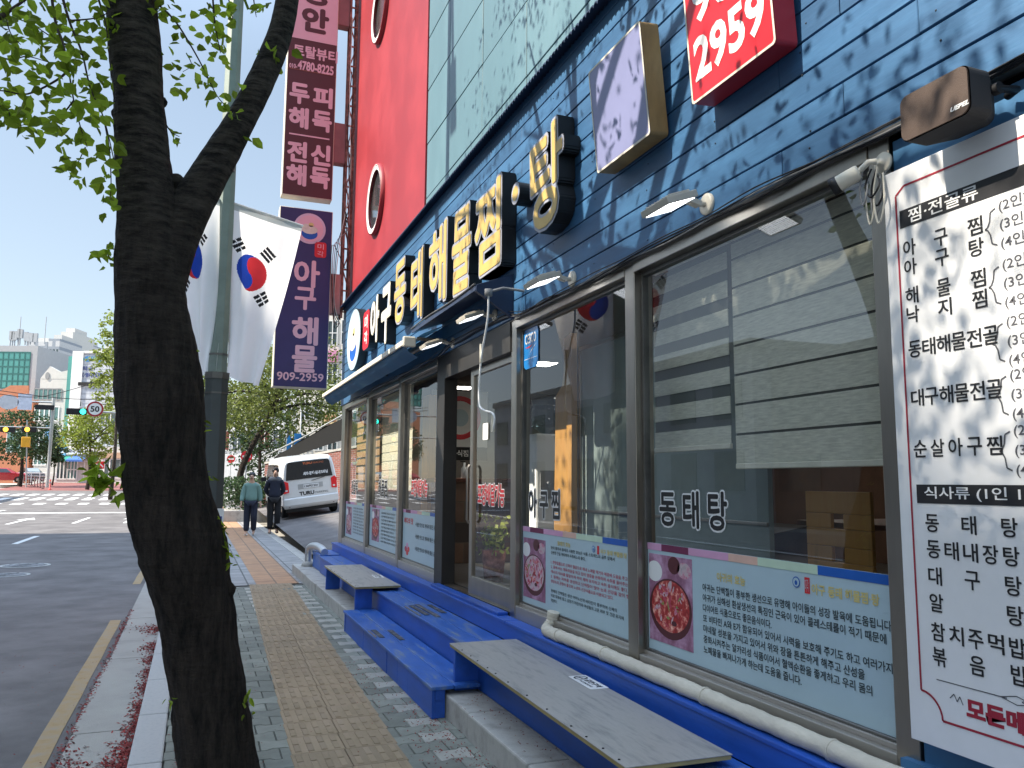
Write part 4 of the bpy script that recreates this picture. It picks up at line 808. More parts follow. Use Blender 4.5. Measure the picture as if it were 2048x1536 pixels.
# ================================================================ BLUE TIMBER DECK, STEPS, BENCHES
bp, bw = M_['bluepaint'], M_['blueworn']
t = thing('timber_deck', 'long blue painted timber deck running under the shop windows', 'deck', (2.0, 8, .145)); L0 = t.location
mb = MB(L0)
for x0, x1 in ((1.80, 1.955), (1.960, 2.118)):
    for y0, y1 in ((.3, 5.3), (5.304, 8.48), (8.484, 12.6)): mb.box(x0, x1, y0, y1, .362, .385+random.gauss(0, .001))
mb.build('boards', bw, t, bevel=.004)
mb = MB(L0); mb.box(1.812, 1.832, .3, 12.58, .146, .3605); mb.box(1.84, 2.1, 12.56, 12.58, .146, .3605); mb.build('riser', bp, t, bevel=.003)
mb = MB(L0); mb.box(2.119, 2.137, .3, 13.45, .386, .500); 
for y0, y1 in ((.3, 5.55), (5.56, 13.5)): mb.box(2.112, 2.222, y0, y1, .501, .522)
mb.box(2.14, 2.222, 5.78, 7.62, .523, .545)
mb.build('ledge', bp, t, bevel=.004)
mb = MB(L0); mb.box(1.83, 2.11, 12.62, 13.5, .146, .36); mb.box(1.82, 2.118, 12.62, 13.52, .361, .40); mb.build('end_box', bw, t, bevel=.004)
def strips(parent, spots, z):
    for i, (xx, y0, y1) in enumerate(spots):
        mb = MB(L0); mb.box(xx, xx+.045, y0, y1, z+.0015, z+.0045); mb.build('grip_strip', mat('grip%d' % i, (.05, .055, .07), .9, col2=(.16, .17, .2), mix=(.5, .6), scale=30), parent)
strips(t, ((1.862, 6.8, 7.35), (1.925, 6.68, 7.4), (2.03, 6.86, 7.35)), .386)
mb = MB(L0); mb.box(1.812, 1.83, 6.78, 7.33, .387, .390); mb.build('nosing', M_['steel'], t)
t = thing('timber_steps', 'low blue timber step with vertical front boards standing on the pavement', 'step', (1.62, 6.8, 0)); L0 = t.location
mb = MB(L0); mb.box(1.468, 1.622, 5.17, 8.48, .18, .2045); mb.box(1.627, 1.80, 5.17, 8.48, .179, .203); mb.build('tread', bw, t, bevel=.005)
mb = MB(L0); y = 5.19
while y < 8.46: e = min(y+random.uniform(.28, .36), 8.46); mb.box(1.482+random.gauss(0, .002), 1.50, y+.0015, e-.0015, .002, .179); y = e
mb.build('front_boards', bp, t, bevel=.002)
mb = MB(L0); mb.box(1.502, 1.57, 5.20, 5.225, .002, .179); mb.box(1.502, 1.57, 8.43, 8.455, .002, .179); mb.box(1.501, 1.56, 5.185, 8.46, .12, .178); mb.build('frame', bp, t)
strips(t, ((1.505, 6.9, 7.27), (1.64, 6.75, 7.22)), .2045); mb = MB(L0); mb.box(1.474, 1.488, 6.92, 7.26, .206, .209); mb.build('nosing', M_['steel'], t)
def bench(loc, ln, label, tilt=0):
    t = thing('bench', label, 'bench', loc); t.rotation_euler[2] = tilt
    mb = MB(); mb.box(-.235, .235, -ln/2, ln/2, .412-.145, .43-.145); mb.build('seat_board', mat('seat_edge', (.33, .27, .12), .7, var=.3), t, bevel=.003)
    mb = MB(); mb.box(-.238, .238, -ln/2-.004, ln/2+.003, .4305-.145, .4345-.145); mb.build('seat_cover', M_['lino'], t, bevel=.0015)
    for y in (ln/2-.06, -ln/2+.10):
        mb = MB(); mb.box(-.22, -.045, y-.02, y+.02, 0, .41-.145); mb.build('leg', bp, t, bevel=.004)
    mb = MB(); mb.box(-.05, -.035, -ln/2+.13, ln/2-.09, .33-.145, .408-.145); mb.box(.21, .225, -ln/2+.05, ln/2-.05, .245, .2665); mb.build('rail', bp, t)
    mb = MB(); y = -ln/2+.08
    while y < ln/2: mb.lathe([(.006, 0), (.005, .003), (0, .004)], (-.222, y, .290), n=8); y += random.uniform(.14, .3)
    mb.build('tack', M_['blackmat'], t)
    return t
bench((1.84, 4.08, .147), 2.5, 'long low bench with worn grey cover and blue legs on the near kerb stones', R(-1.5))
bench((1.82, 9.55, .147), 2.26, 'low bench with grey cover and blue legs beyond the blue step', R(-.5))
def nosmoke(P, label):
    c = sum(P, Vector())/4; a, b = (P[2]-P[0]), None; e1 = ((P[3]+P[2])/2-(P[0]+P[1])/2).normalized(); e1.z = 0; e2 = Vector((-e1.y, e1.x, 0)); fr = (e1, e2, Vector((0, 0, 1)))
    t = thing('notice_sticker', label, 'sticker', c); mb = MB(c); mb.prism(rrect(.30, .105, .008), fr, c, .0015); s = mb.build('sheet', M_['white'], t)
    mb = MB(c); o = c+Vector((0, 0, .0022)); n = 24; A = [o+e1*(-.095+.04*math.cos(i*math.pi*2/n))+e2*.04*math.sin(i*math.pi*2/n) for i in range(n)]; B = [o+e1*(-.095+.03*math.cos(i*math.pi*2/n))+e2*.03*math.sin(i*math.pi*2/n) for i in range(n)]
    mb.add(A+B, [(i, (i+1) % n, n+(i+1) % n, n+i) for i in range(n)]); mb.obox(o+e1*-.095, (e1+e2).normalized()*.033, (e1-e2).normalized()*.004, (0, 0, .0003)); mb.obox(o+e1*-.095, e1*.02, e2*.004, (0, 0, .0002))
    mb.text('금연구역', o+e1*-.045+e2*-.008, fr, h=.04, w=.17, bold=.04); mb.text('NO SMOKING', o+e1*-.04+e2*-.035, fr, h=.016, w=.15, bold=.03); mb.build('print', M_['black'], t)
q6 = lambda x, y: (1000+.4004*x, 1000+.4004*y)
def qd(c, ang, s):
    e = Vector((math.cos(ang), math.sin(ang), 0)); f = Vector((-e.y, e.x, 0)); return [c-e*.1+f*.05, c-e*.1-f*.05, c+e*.1-f*.05, c+e*.1+f*.05]
nosmoke(qd(Vector((2.03, 4.07, .583-.147)), R(-92), 1), 'white no smoking sticker on the near bench'); nosmoke(qd(Vector((1.99, 9.3, .583-.147)), R(-94), 1), 'white no smoking sticker on the far bench')
# cream hose along the ledge
P = [(2.235, 4.98, .66), (2.225, 4.99, .60), (2.20, 4.99, .565), (2.165, 4.93, .557), (2.155, 4.80, .558), (2.16, 4.6, .56), (2.168, 4.3, .561), (2.17, 3.9, .56), (2.172, 3.4, .561), (2.17, 2.9, .56), (2.168, 2.4, .561), (2.165, 1.8, .56), (2.16, .8, .56)]
t = thing('hose', 'thick cream wrapped hose lying along the blue ledge under the windows', 'hose', (2.17, 4, .54)); L0 = t.location
Q = spline(P, 14); hm = mat('hose_wrap', (.60, .55, .45), .7, var=.12, scale=8, bump=.4, bscale=50, stretch=(1, .6, 1)); mb = MB(L0); mb.tube(Q, [.036*(1+.05*math.sin(i*.9)+.03*math.sin(i*2.3)) for i in range(len(Q))], 14); mb.build('sleeve', hm, t)
for i in (2, 3, 4, 62, 90, 118, 140):
    if i < len(Q)-1: mb = MB(L0); d = (Q[i+1]-Q[i]).normalized(); mb.tube([Q[i]-d*.008, Q[i], Q[i]+d*.008], [.040, .0415, .040], 14); mb.build('tie', hm, t)
# bent steel tube at the far end of the deck
P = [(1.77, 13.6, .15), (1.77, 13.62, .36), (1.79, 13.55, .45), (1.84, 13.3, .485), (1.88, 12.95, .47), (1.89, 12.7, .43)]
t = thing('bent_pipe', 'thick bent galvanised pipe curving up at the far end of the blue deck', 'pipe', (1.77, 13.6, .145)); mb = MB(t.location); mb.tube(spline(P, 7), .055, 14); mb.build('pipe', mat('galv', (.55, .56, .57), .35, .8, var=.1), t); mb = MB(t.location); mb.lathe([(0, 0), (.11, 0), (.10, .05), (.06, .08)], (1.77, 13.6, .14), n=16); mb.build('foot', M_['kerbstone'], t)
# ================================================================ TREES
from mathutils import noise
def proj(v):
    c = Vector(v)-EYE; d = c.dot(CF); 
    return (1024+F*c.dot(CR)/d, 768-F*c.dot(CU)/d, d) if d > .05 else (1e6, 1e6, d)
def bark_mat():
    m, nt, b, out = nodes('bark'); N = nt.nodes.new; L = nt.links.new
    tc = N('ShaderNodeTexCoord'); mp = N('ShaderNodeMapping'); mp.inputs['Scale'].default_value = (4.5, 4.5, 17); L(tc.outputs['Object'], mp.inputs[0])
    n1 = N('ShaderNodeTexNoise'); n1.inputs['Scale'].default_value = 1.6; n1.inputs['Detail'].default_value = 6; n1.inputs['Roughness'].default_value = .7; L(mp.outputs[0], n1.inputs['Vector'])
    n2 = N('ShaderNodeTexNoise'); n2.inputs['Scale'].default_value = 14; n2.inputs['Detail'].default_value = 8; n2.inputs['Roughness'].default_value = .75; mp2 = N('ShaderNodeMapping'); mp2.inputs['Scale'].default_value = (1.3, 1.3, .3); L(tc.outputs['Object'], mp2.inputs[0]); L(mp2.outputs[0], n2.inputs['Vector'])
    rp = N('ShaderNodeValToRGB'); e = rp.color_ramp.elements; e[0].position = .38; e[0].color = (.008, .006, .005, 1); e[1].position = .66; e[1].color = (.105, .088, .072, 1); L(n1.outputs['Fac'], rp.inputs[0])
    rp2 = N('ShaderNodeValToRGB'); e = rp2.color_ramp.elements; e[0].position = .35; e[0].color = (.006, .005, .004, 1); e[1].position = .72; e[1].color = (.075, .056, .043, 1); L(n2.outputs['Fac'], rp2.inputs[0])
    sx = N('ShaderNodeSeparateXYZ'); L(tc.outputs['Object'], sx.inputs[0]); mr = N('ShaderNodeMapRange'); mr.inputs[1].default_value = 1.9; mr.inputs[2].default_value = 3.2; L(sx.outputs['Z'], mr.inputs[0])
    mx = N('ShaderNodeMix'); mx.data_type = 'RGBA'; L(mr.outputs[0], mx.inputs['Factor']); L(rp2.outputs[0], mx.inputs[6]); L(rp.outputs[0], mx.inputs[7]); L(mx.outputs[2], b.inputs['Base Color'])
    ad = N('ShaderNodeMath'); ad.operation = 'ADD'; L(n1.outputs['Fac'], ad.inputs[0]); L(n2.outputs['Fac'], ad.inputs[1])
    bp = N('ShaderNodeBump'); bp.inputs['Strength'].default_value = 1; bp.inputs['Distance'].default_value = .06; L(ad.outputs[0], bp.inputs['Height']); L(bp.outputs[0], b.inputs['Normal'])
    b.inputs['Roughness'].default_value = .85; b.inputs['Specular IOR Level'].default_value = .25; return m
BARK = bark_mat(); M_['bark'] = BARK
LEAF = mat('leaf', (.25, .35, .03), .5, var=.12, scale=2, island=.5, trans=.66, spec=.3)
class Leaves:
    def __init__(s): s.v = []; s.f = []
    def leaf(s, c, sz, droop=.5, rd=random, w=.42):
        d = Vector((rd.gauss(0, 1), rd.gauss(0, 1), rd.gauss(-droop, .7))).normalized(); u = Vector((rd.gauss(0, 1), rd.gauss(0, 1), rd.gauss(.3, 1))); sd = d.cross(u)
        if sd.length < 1e-3: return
        sd.normalize(); up = sd.cross(d); n = len(s.v); L = sz; W = sz*w*.55; c = Vector(c); f = up*W*.45
        s.v += [tuple(c), tuple(c+d*L*.3+sd*W+f), tuple(c+d*L*.68+sd*W*.8+f-up*L*.04), tuple(c+d*L-up*L*.1), tuple(c+d*L*.68-sd*W*.8+f-up*L*.04), tuple(c+d*L*.3-sd*W+f)]
        s.f += [(n, n+1, n+2, n+3), (n, n+3, n+4, n+5)]
    def build(s, name, m, parent, loc):
        mb = MB(loc); mb.v = [(a-mb.o.x, b-mb.o.y, c-mb.o.z) for a, b, c in s.v]; mb.f = s.f; mb.m = [0]*len(s.f); mb.sm = [False]*len(s.f); return mb.build(name, m, parent)
# ---- the cherry tree in front: trunk surveyed on the plane y = 4.65
TY = 4.65; SC = 371.0
trunk = [(448, 1620, 84), (440, 1545, 71), (421, 1400, 68), (400, 1300, 66), (388, 1200, 69), (366, 1100, 79), (338, 1000, 75), (327, 900, 75), (321, 800, 77), (311, 700, 71), (304, 600, 64), (300, 500, 60), (293, 410, 54), (285, 300, 48), (278, 200, 45), (270, 100, 48), (263, 0, 46), (256, -150, 44), (236, -420, 34), (190, -760, 22)]
limb = [(322, 560, 48), (352, 470, 44), (392, 395, 39), (432, 327, 34), (468, 265, 30), (508, 190, 28), (541, 118, 27), (562, 60, 25), (575, -5, 24), (590, -130, 20), (640, -400, 14), (730, -760, 8)]
ct = thing('cherry_tree', 'dark forked cherry tree leaning over the kerb in the foreground with fresh green leaves', 'tree', (on_y(430, 1560, TY).x, TY, 0)); CT = ct.location
def stem(P, dy=lambda i: 0, n=64, amp=.08, k=10, sub=16):
    pts = [on_y(p[0], p[1], TY+dy(i)) for i, p in enumerate(P)]; rr = [p[2]/SC for p in P]
    Q = spline([(*q,) for q in pts], sub); rad = []
    for i in range(len(Q)): a = i/sub; j = min(int(a), len(rr)-2); t = a-j; rad.append(rr[j]*(1-t)+rr[j+1]*t)
    def wob(i, j):
        a = 2*math.pi*j/n; q = Vector((math.cos(a)*1.4, math.sin(a)*1.4, Q[i].z*2.2)); q2 = Vector((math.cos(a)*5, math.sin(a)*5, Q[i].z*6)); q3 = Vector((math.cos(a)*11, math.sin(a)*11, Q[i].z*16))
        return 1+amp*noise.noise(q)+amp*.55*noise.noise(q2)+amp*.45*noise.noise(q3)
    return Q, rad, wob
mb = MB(CT); Q, rad, wob = stem(trunk, lambda i: -.02*i if i < 8 else -.16+.0*i); mb.tube(Q, rad, 64, wob=wob)
for px, py, r in ((236, 228, 12), (316, 258, 14), (325, 205, 9), (312, 130, 8), (352, 372, 20), (470, 1440, 12), (455, 1180, 14)):     # knots and bosses
    c = on_y(px, py, TY-.12); mb.lathe([(0, -1), (.7, -.7), (1, 0), (.7, .7), (0, 1)], (0, 0, 0), n=3) if False else mb.add([c+Vector((noise.noise(Vector((a, b, px)))*.3+math.cos(a)*math.sin(b), math.sin(a)*math.sin(b)*.6, math.cos(b)*1.3))*(r/SC) for b in [i*math.pi/7 for i in range(8)] for a in [j*2*math.pi/10 for j in range(10)]], [(i*10+j, i*10+(j+1) % 10, (i+1)*10+(j+1) % 10, (i+1)*10+j) for i in range(7) for j in range(10)], 0, True)
mb.build('trunk', BARK, ct)
mb = MB(CT); Q, rad, wob = stem(limb, lambda i: -.16+.02*i, n=48, amp=.07); mb.tube(Q, rad, 48, wob=wob); mb.build('branch', BARK, ct)
# thin hanging twigs (pixel paths met with planes a few metres off) and their leaves
z1 = lambda x, y: (x*.3418, y*.3418)
tw = [([(300, -150), (305, 0), (330, 150), (365, 240), (385, 330), (400, 400), (430, 580), (470, 740), (510, 860)], 4.2, 5), ([(350, -120), (370, 0), (415, 150), (480, 310), (530, 520), (610, 700), (680, 1000)], 4.35, 5), ([(820, -60), (930, 30), (1030, 130), (1130, 290), (1200, 420), (1270, 560), (1340, 640)], 4.4, 4), ([(400, 410), (330, 470), (160, 550), (0, 530), (-150, 560)], 4.2, 4),
      ([(-120, 160), (0, 100), (60, 60), (200, -40)], 3.9, 9), ([(430, 590), (340, 690), (220, 710), (100, 740)], 4.2, 3), ([(480, 320), (400, 270), (300, 215), (160, 130), (0, 90)], 4.3, 3), ([(420, 120), (560, 105), (660, 60)], 4.3, 3), ([(1240, -120), (1250, 60), (1265, 180), (1290, 310)], 4.5, 4), ([(1320, -120), (1350, 60), (1370, 130)], 4.6, 3), ([(1470, -120), (1490, 40), (1500, 100)], 4.6, 3), ([(610, 700), (640, 880), (650, 1080), (640, 1200)], 4.35, 3), ([(120, -100), (40, 60), (60, 190), (120, 260)], 4.1, 3), ([(1090, 310), (1120, 380), (1070, 420)], 4.4, 2), ([(-80, 300), (60, 350), (160, 330), (300, 370)], 4.1, 3), ([(-60, 600), (40, 640), (60, 690)], 4.0, 3), ([(560, -60), (590, 40), (620, 150), (640, 330), (650, 470)], 4.35, 4), ([(500, 860), (440, 980), (400, 1000)], 4.3, 2), ([(700, 1470), (640, 1455), (600, 1500)], 4.45, 3), ([(955, 700), (1000, 770), (1050, 800)], 4.5, 3)]
lv = Leaves(); twm = mat('twig', (.045, .03, .025), .8)
mb = MB(CT)
for pts, y, wpx in tw:
    P = [on_y(*z1(*p), y+.05*math.sin(i)) for i, p in enumerate(pts)]; Qs = spline(P, 5); n = len(Qs); mb.tube(Qs, [max(.0016, wpx*.6/SC*(1-.75*i/n)) for i in range(n)], 6)
    for i, q in enumerate(Qs):
        if 2 < i and random.random() < .75 and y < 4.6:
            for _ in range(random.choice((1, 2, 2, 3))): lv.leaf(q+Vector((random.gauss(0, .035), random.gauss(0, .05), random.gauss(-.01, .03))), random.uniform(.045, .075), .5, w=.58)
clusters = [(60, 60, 60, 9), (30, 230, 50, 12), (100, 250, 45, 10), (20, 340, 50, 12), (200, 130, 45, 9), (250, 180, 55, 14), (330, 60, 50, 9), (350, 150, 40, 7), (460, 160, 25, 3), (560, 180, 40, 7), (610, 130, 30, 5), (600, 300, 45, 8), (590, 380, 45, 8), (200, 320, 45, 5), (260, 370, 45, 7), (400, 380, 40, 7), (450, 480, 55, 12), (350, 520, 50, 12), (230, 450, 50, 9), (120, 570, 55, 11), (30, 520, 60, 14), (40, 650, 55, 12), (110, 680, 40, 7), (200, 610, 55, 12), (290, 650, 55, 12), (340, 720, 40, 6), (480, 640, 60, 14), (560, 560, 55, 11), (620, 600, 45, 10), (580, 700, 55, 10), (640, 790, 35, 7), (110, 780, 55, 7), (190, 770, 35, 4), (150, 830, 30, 3), (290, 820, 30, 4), (340, 850, 35, 5), (430, 840, 30, 4), (500, 830, 40, 6), (380, 770, 35, 5), (400, 990, 32, 5), (390, 1020, 20, 3), (570, 900, 55, 11), (560, 1050, 35, 6), (640, 1030, 40, 9), (620, 1180, 40, 8), (680, 1220, 20, 4), (650, 880, 40, 7), (640, 1480, 35, 5), (680, 1500, 25, 3),
      (600, -10, 50, 10), (680, 10, 20, 4), (930, 20, 30, 6), (980, 10, 40, 5), (940, 200, 25, 4), (930, 280, 25, 4), (1030, 520, 45, 7), (1080, 540, 30, 4), (1090, 410, 20, 2), (1130, 470, 30, 4), (1060, 790, 25, 3), (1250, 40, 60, 12), (1330, 60, 55, 10), (1230, 150, 50, 8), (1290, 190, 45, 7), (1370, 130, 35, 5), (1270, 320, 35, 5), (1310, 290, 30, 4), (1200, 10, 40, 5), (1390, 20, 40, 8), (1500, 30, 55, 9), (1530, 50, 30, 4), (1500, 95, 20, 3), (1410, 490, 25, 3), (1350, 570, 35, 6), (1540, 275, 40, 9), (1640, 330, 45, 9), (1690, 290, 25, 4), (1490, 820, 35, 5), (1500, 800, 25, 3), (1540, 10, 40, 5)]
for x, y, r, n in clusters:
    for _ in range(int(n*.46)):
        p = on_y(*z1(x+random.gauss(0, r*.6), y+random.gauss(0, r*.6)), random.uniform(3.9, 4.6) if x < 700 else random.uniform(4.35, 4.7)); lv.leaf(p, random.uniform(.05, .085), .5, w=.58)
for x, y, r, n, s in [(700, 1.0, 0, 0, .07)]: pass
for px, py, r, n in ((195, 950, 24, 15), (225, 965, 22, 13), (180, 935, 15, 5), (405, 850, 14, 5), (415, 945, 14, 5), (393, 700, 9, 3), (400, 880, 14, 5), (255, 985, 8, 4), (440, 1060, 18, 12), (460, 1110, 18, 12), (495, 1395, 8, 3), (345, 1400, 9, 4), (490, 1425, 9, 4), (415, 1035, 12, 6), (455, 1095, 10, 5)):
    for _ in range(n):
        p = on_y(px+random.gauss(0, r*.6), py+random.gauss(0, r*.6), TY-.18); lv.leaf(p, random.uniform(.07, .12) if py < 1000 and px < 300 else random.uniform(.03, .06), .6, w=.36)
mb.build('twig', twm, ct)
# crown over the frame: limbs and clusters of leaves
mb = MB(CT); base = Vector(Q[-1]); top1 = on_y(256, -150, TY-.16); lm = on_y(590, -130, TY)
rd = random.Random(3); tips = []
for k in range(24):
    s = top1 if k % 3 else lm; a = rd.uniform(0, 6.28); ln = rd.uniform(1.6, 3.8); z = rd.uniform(.8, 2.8)
    e = s+Vector((math.cos(a)*ln-.8, math.sin(a)*ln*.9-.4, z)); e.x = min(e.x, 1.2)
    m_ = (s+e)/2+Vector((0, 0, rd.uniform(.1, .5))); Qs = spline([s, m_, e], 8)
    if any(proj(q)[1] > -30 and -100 < proj(q)[0] < 2100 and proj(q)[2] > 0 for q in Qs[3:]): continue
    mb.tube(Qs, [.05*(1-.85*i/len(Qs)) for i in range(len(Qs))], 8); tips += Qs[6:]
mb.build('limb', BARK, ct)
CC, CRD = Vector((-1.3, 3.2, 6.7)), Vector((3.7, 4.7, 2.5)); cnt = 0; rd = random.Random(11)
while cnt < 560:
    d = Vector((rd.uniform(-1, 1), rd.uniform(-1, 1), rd.uniform(-1, 1)))
    if d.length > 1 or d.length < .25: continue
    c = CC+Vector((d.x*CRD.x, d.y*CRD.y, d.z*CRD.z))
    if noise.noise(c*.9) < .02: continue
    x, y, dep = proj(c)
    if dep > 0 and -140 < x < 2200 and y > -110-120*rd.random(): continue
    if c.x > 1.75: continue
    ld = c+SUN*((2.2-c.x)/SUN.x)                       # gaps between the boughs let patches of sun through
    if 1.0 < ld.y < 8 and 2.6 < ld.z < 4.8 and noise.noise(Vector((ld.y*1.5, ld.z*1.7, c.x*.2))) > (.04 if ld.y > 5 else .10): continue
    for _ in range(15): lv.leaf(c+Vector((rd.gauss(0, .2), rd.gauss(0, .2), rd.gauss(0, .15))), rd.uniform(.055, .085), .4, rd)
    cnt += 1
# extra leaf clusters added to the crown, out of view, to shade the glazing
cnt = 0; rd = random.Random(29)
while cnt < 170:
    q = Vector((2.25, rd.uniform(1.9, 5.7), rd.uniform(1.4, 2.6)))-SUN*rd.uniform(3.4, 7.2)
    x, y, dep = proj(q)
    if dep > 0 and -140 < x < 2200 and y > -110: cnt += .02; continue
    for _ in range(13): lv.leaf(q+Vector((rd.gauss(0, .17), rd.gauss(0, .17), rd.gauss(0, .12))), rd.uniform(.06, .09), .4, rd, .55)
    cnt += 1
lv.build('foliage', LEAF, ct, CT)
# ---- background trees, each its own
def bg_tree(name, label, x, y, h, cz, rx, rz, n, leaf, cols, trunk_r=.14, seed=1, tx=None, gap=-.05, limbs=7, grp=None):
    z0 = gz(y) if x < 2.2 else yz(x, y); tx = x if tx is None else tx; rd = random.Random(seed); t = thing(name, label, 'tree', (tx, y, z0), group=grp); o = t.location
    mb = MB(o); C = Vector((x, y, cz)); P = [Vector((tx, y, z0-.1)), Vector((tx+.1, y, z0+(cz-rz-z0)*.6)), Vector((x, y, cz-rz*.3)), Vector((x, y, cz+rz*.5))]; mb.tube(spline(P, 6), [trunk_r*(1.1-.05*i) for i in range(19)], 10)
    for k in range(limbs):
        a = k*2.4; s = P[2]+Vector((0, 0, rd.uniform(-.6, .4))); e = C+Vector((math.cos(a)*rx*.75, math.sin(a)*rx*.6, rd.uniform(-.5, .5)*rz)); mb.tube(spline([s, (s+e)/2+Vector((0, 0, .3)), e], 5), [trunk_r*.5*(1-.08*i) for i in range(11)], 7)
    mb.build('trunk', BARK, t); lf = Leaves(); k = 0
    while k < n:
        d = Vector((rd.uniform(-1, 1), rd.uniform(-1, 1), rd.uniform(-1, 1)))
        if d.length > 1: continue
        c = C+Vector((d.x*rx, d.y*rx, d.z*rz))
        if noise.noise(c*(1.6/rx)*1.2+Vector((seed, 0, 0)))*.9+.35*noise.noise(c*3/rx) < gap+.28*(d.length-.6): k += .25; continue
        for _ in range(12): lf.leaf(c+Vector((rd.gauss(0, rx*.07), rd.gauss(0, rx*.07), rd.gauss(0, rx*.05))), leaf*rd.uniform(.7, 1.3), .2, rd, .6)
        k += 1
    lf.build('crown', cols, t, o)
lf1 = mat('leaf_mid', (.12, .15, .03), .6, var=.2, scale=.5, island=.5, trans=.35, col2=(.16, .19, .045)); lf2 = mat('leaf_bright', (.22, .27, .045), .6, var=.2, scale=.5, island=.45, trans=.4); lf3 = mat('leaf_dark', (.045, .085, .03), .6, var=.2, scale=.5, island=.5, trans=.3)
bg_tree('street_tree', 'wide olive green street tree behind the flags with low spreading limbs', 3.0, 36, 8, 5.6, 3.7, 2.5, 950, .13, lf1, .16, 4, 1.75, -.06, 9)
bg_tree('street_tree', 'green street tree in front of the white gabled building by the junction', -8.3, 76, 6, 5.4, 2.6, 2.4, 420, .2, lf2, .16, 8, None, -.1)
bg_tree('street_tree', 'tall thin leaved tree half hidden by the dark trunk above the speed sign', -4.9, 57, 12, 9.0, 1.7, 3.6, 330, .18, lf2, .13, 12, None, -.05)
bg_tree('street_tree', 'dark green tree at the left edge behind the traffic lights', -14.6, 84, 7, 5.3, 3.2, 2.4, 420, .22, lf3, .2, 15, None, -.12)
bg_tree('street_tree', 'small dark young tree between the traffic light pole and the parked car', -12.6, 88, 5, 4.0, 1.3, 1.3, 160, .2, lf3, .08, 19, None, -.12)
bg_tree('street_tree', 'olive tree behind the street lamp pole beyond the first one', -.4, 47, 8, 6.0, 3.0, 3.0, 420, .17, lf1, .15, 22, None, -.08)
bg_tree('street_tree', 'green tree behind the hedge, deep in the side street', 3.6, 52, 8, 4.4, 2.6, 2.6, 320, .18, lf3, .15, 23, None, -.08)
# clipped hedge in a grey planter
t = thing('hedge', 'dark clipped hedge in a grey stone planter behind the two walkers', 'hedge', (1.9, 33, 0)); lf = Leaves(); rd = random.Random(5)
for _ in range(2600): lf.leaf(Vector((rd.uniform(.9, 3.0), rd.uniform(32, 34), .45+1.1*rd.random()**.7+.12*math.sin(rd.random()*9))), rd.uniform(.07, .13), 0, rd, .6)
lf.build('foliage', lf3, t, t.location); mb = MB(t.location); mb.box(.8, 3.1, 31.9, 34.1, -.05, .42); mb.build('planter', M_['kerbstone'], t, bevel=.03)
# ================================================================ LAMP POLE WITH FLAGS
PX_, PY_ = .145, 8.0
t = thing('street_lamp_pole', 'grey green octagonal lamp pole carrying two hanging flags', 'pole', (PX_, PY_, 0)); L0 = t.location
pm = mat('pole_paint', (.22, .27, .24), .5, .1, var=.14, scale=5, bump=.05)
def octo(mb, z0, z1, r0, r1): mb.add([Vector((PX_+r*math.cos(R(22.5+45*k)), PY_+r*math.sin(R(22.5+45*k)), z)) for z, r in ((z0, r0), (z1, r1)) for k in range(8)], [(k, (k+1) % 8, 8+(k+1) % 8, 8+k) for k in range(8)]+[tuple(range(8, 16))])
mb = MB(L0); octo(mb, 0, 2.46, .122, .108); mb.build('lower_pole', mat('pole_dark', (.075, .085, .085), .5, .1, var=.15), t, bevel=.004)
mb = MB(L0); octo(mb, 2.465, 9.5, .09, .06); mb.build('upper_pole', pm, t, bevel=.004)
for a_ in ((2.44, 2.5, .116, .116), (2.30, 2.315, .112, .112), (2.66, 2.68, .0925, .0925)): mb = MB(L0); octo(mb, *a_); mb.build('band', M_['steel_dark'], t)
mb = MB(L0); octo(mb, 0, .12, .17, .15); mb.build('base_flange', M_['steel_dark'], t)
mb = MB(L0); mb.box(PX_-.02, PX_+.10, PY_-.13, PY_-.08, 4.58, 4.75); mb.build('clamp', M_['steel_dark'], t, bevel=.01)
mb = MB(L0); mb.box(PX_-.06, PX_+.06, PY_-.13, PY_+.13, 4.44, 4.53); mb.build('bracket', M_['steel_dark'], t, bevel=.01)
mb = MB(L0); mb.tube(spline([(PX_, PY_, 9.45), (PX_-.4, PY_, 9.8), (PX_-1.4, PY_, 10.0), (PX_-2.2, PY_, 10.05)], 6), .045, 8); mb.obox((PX_-2.4, PY_, 10.03), (.35, 0, .01), (0, .11, 0), (0, 0, .05)); mb.build('lamp_arm', pm, t)
nt_ = thing('pole_notice', 'small white and blue notice reading 5+ strapped to the lamp pole', 'notice', (PX_, PY_-.13, .85)); mb = MB(nt_.location); y = PY_-.131
mb.box(PX_-.10, PX_+.115, y, y+.008, .80, 1.25, 0); mb.box(PX_-.07, PX_+.10, y-.001, y, 1.13, 1.18, 1); mb.box(PX_-.09, PX_+.11, y-.001, y, .98, 1.09, 1); mb.box(PX_-.09, PX_+.11, y-.001, y, .86, .97, 1); mb.text('5+', (PX_-.03, y-.002, .88), FRONT, h=.07, bold=.04, mi=0); mb.box(PX_-.09, PX_+.11, y-.001, y, .815, .845, 1); mb.build('sheet', [M_['white'], mat('notice_blue', (.03, .05, .26), .5)], nt_)
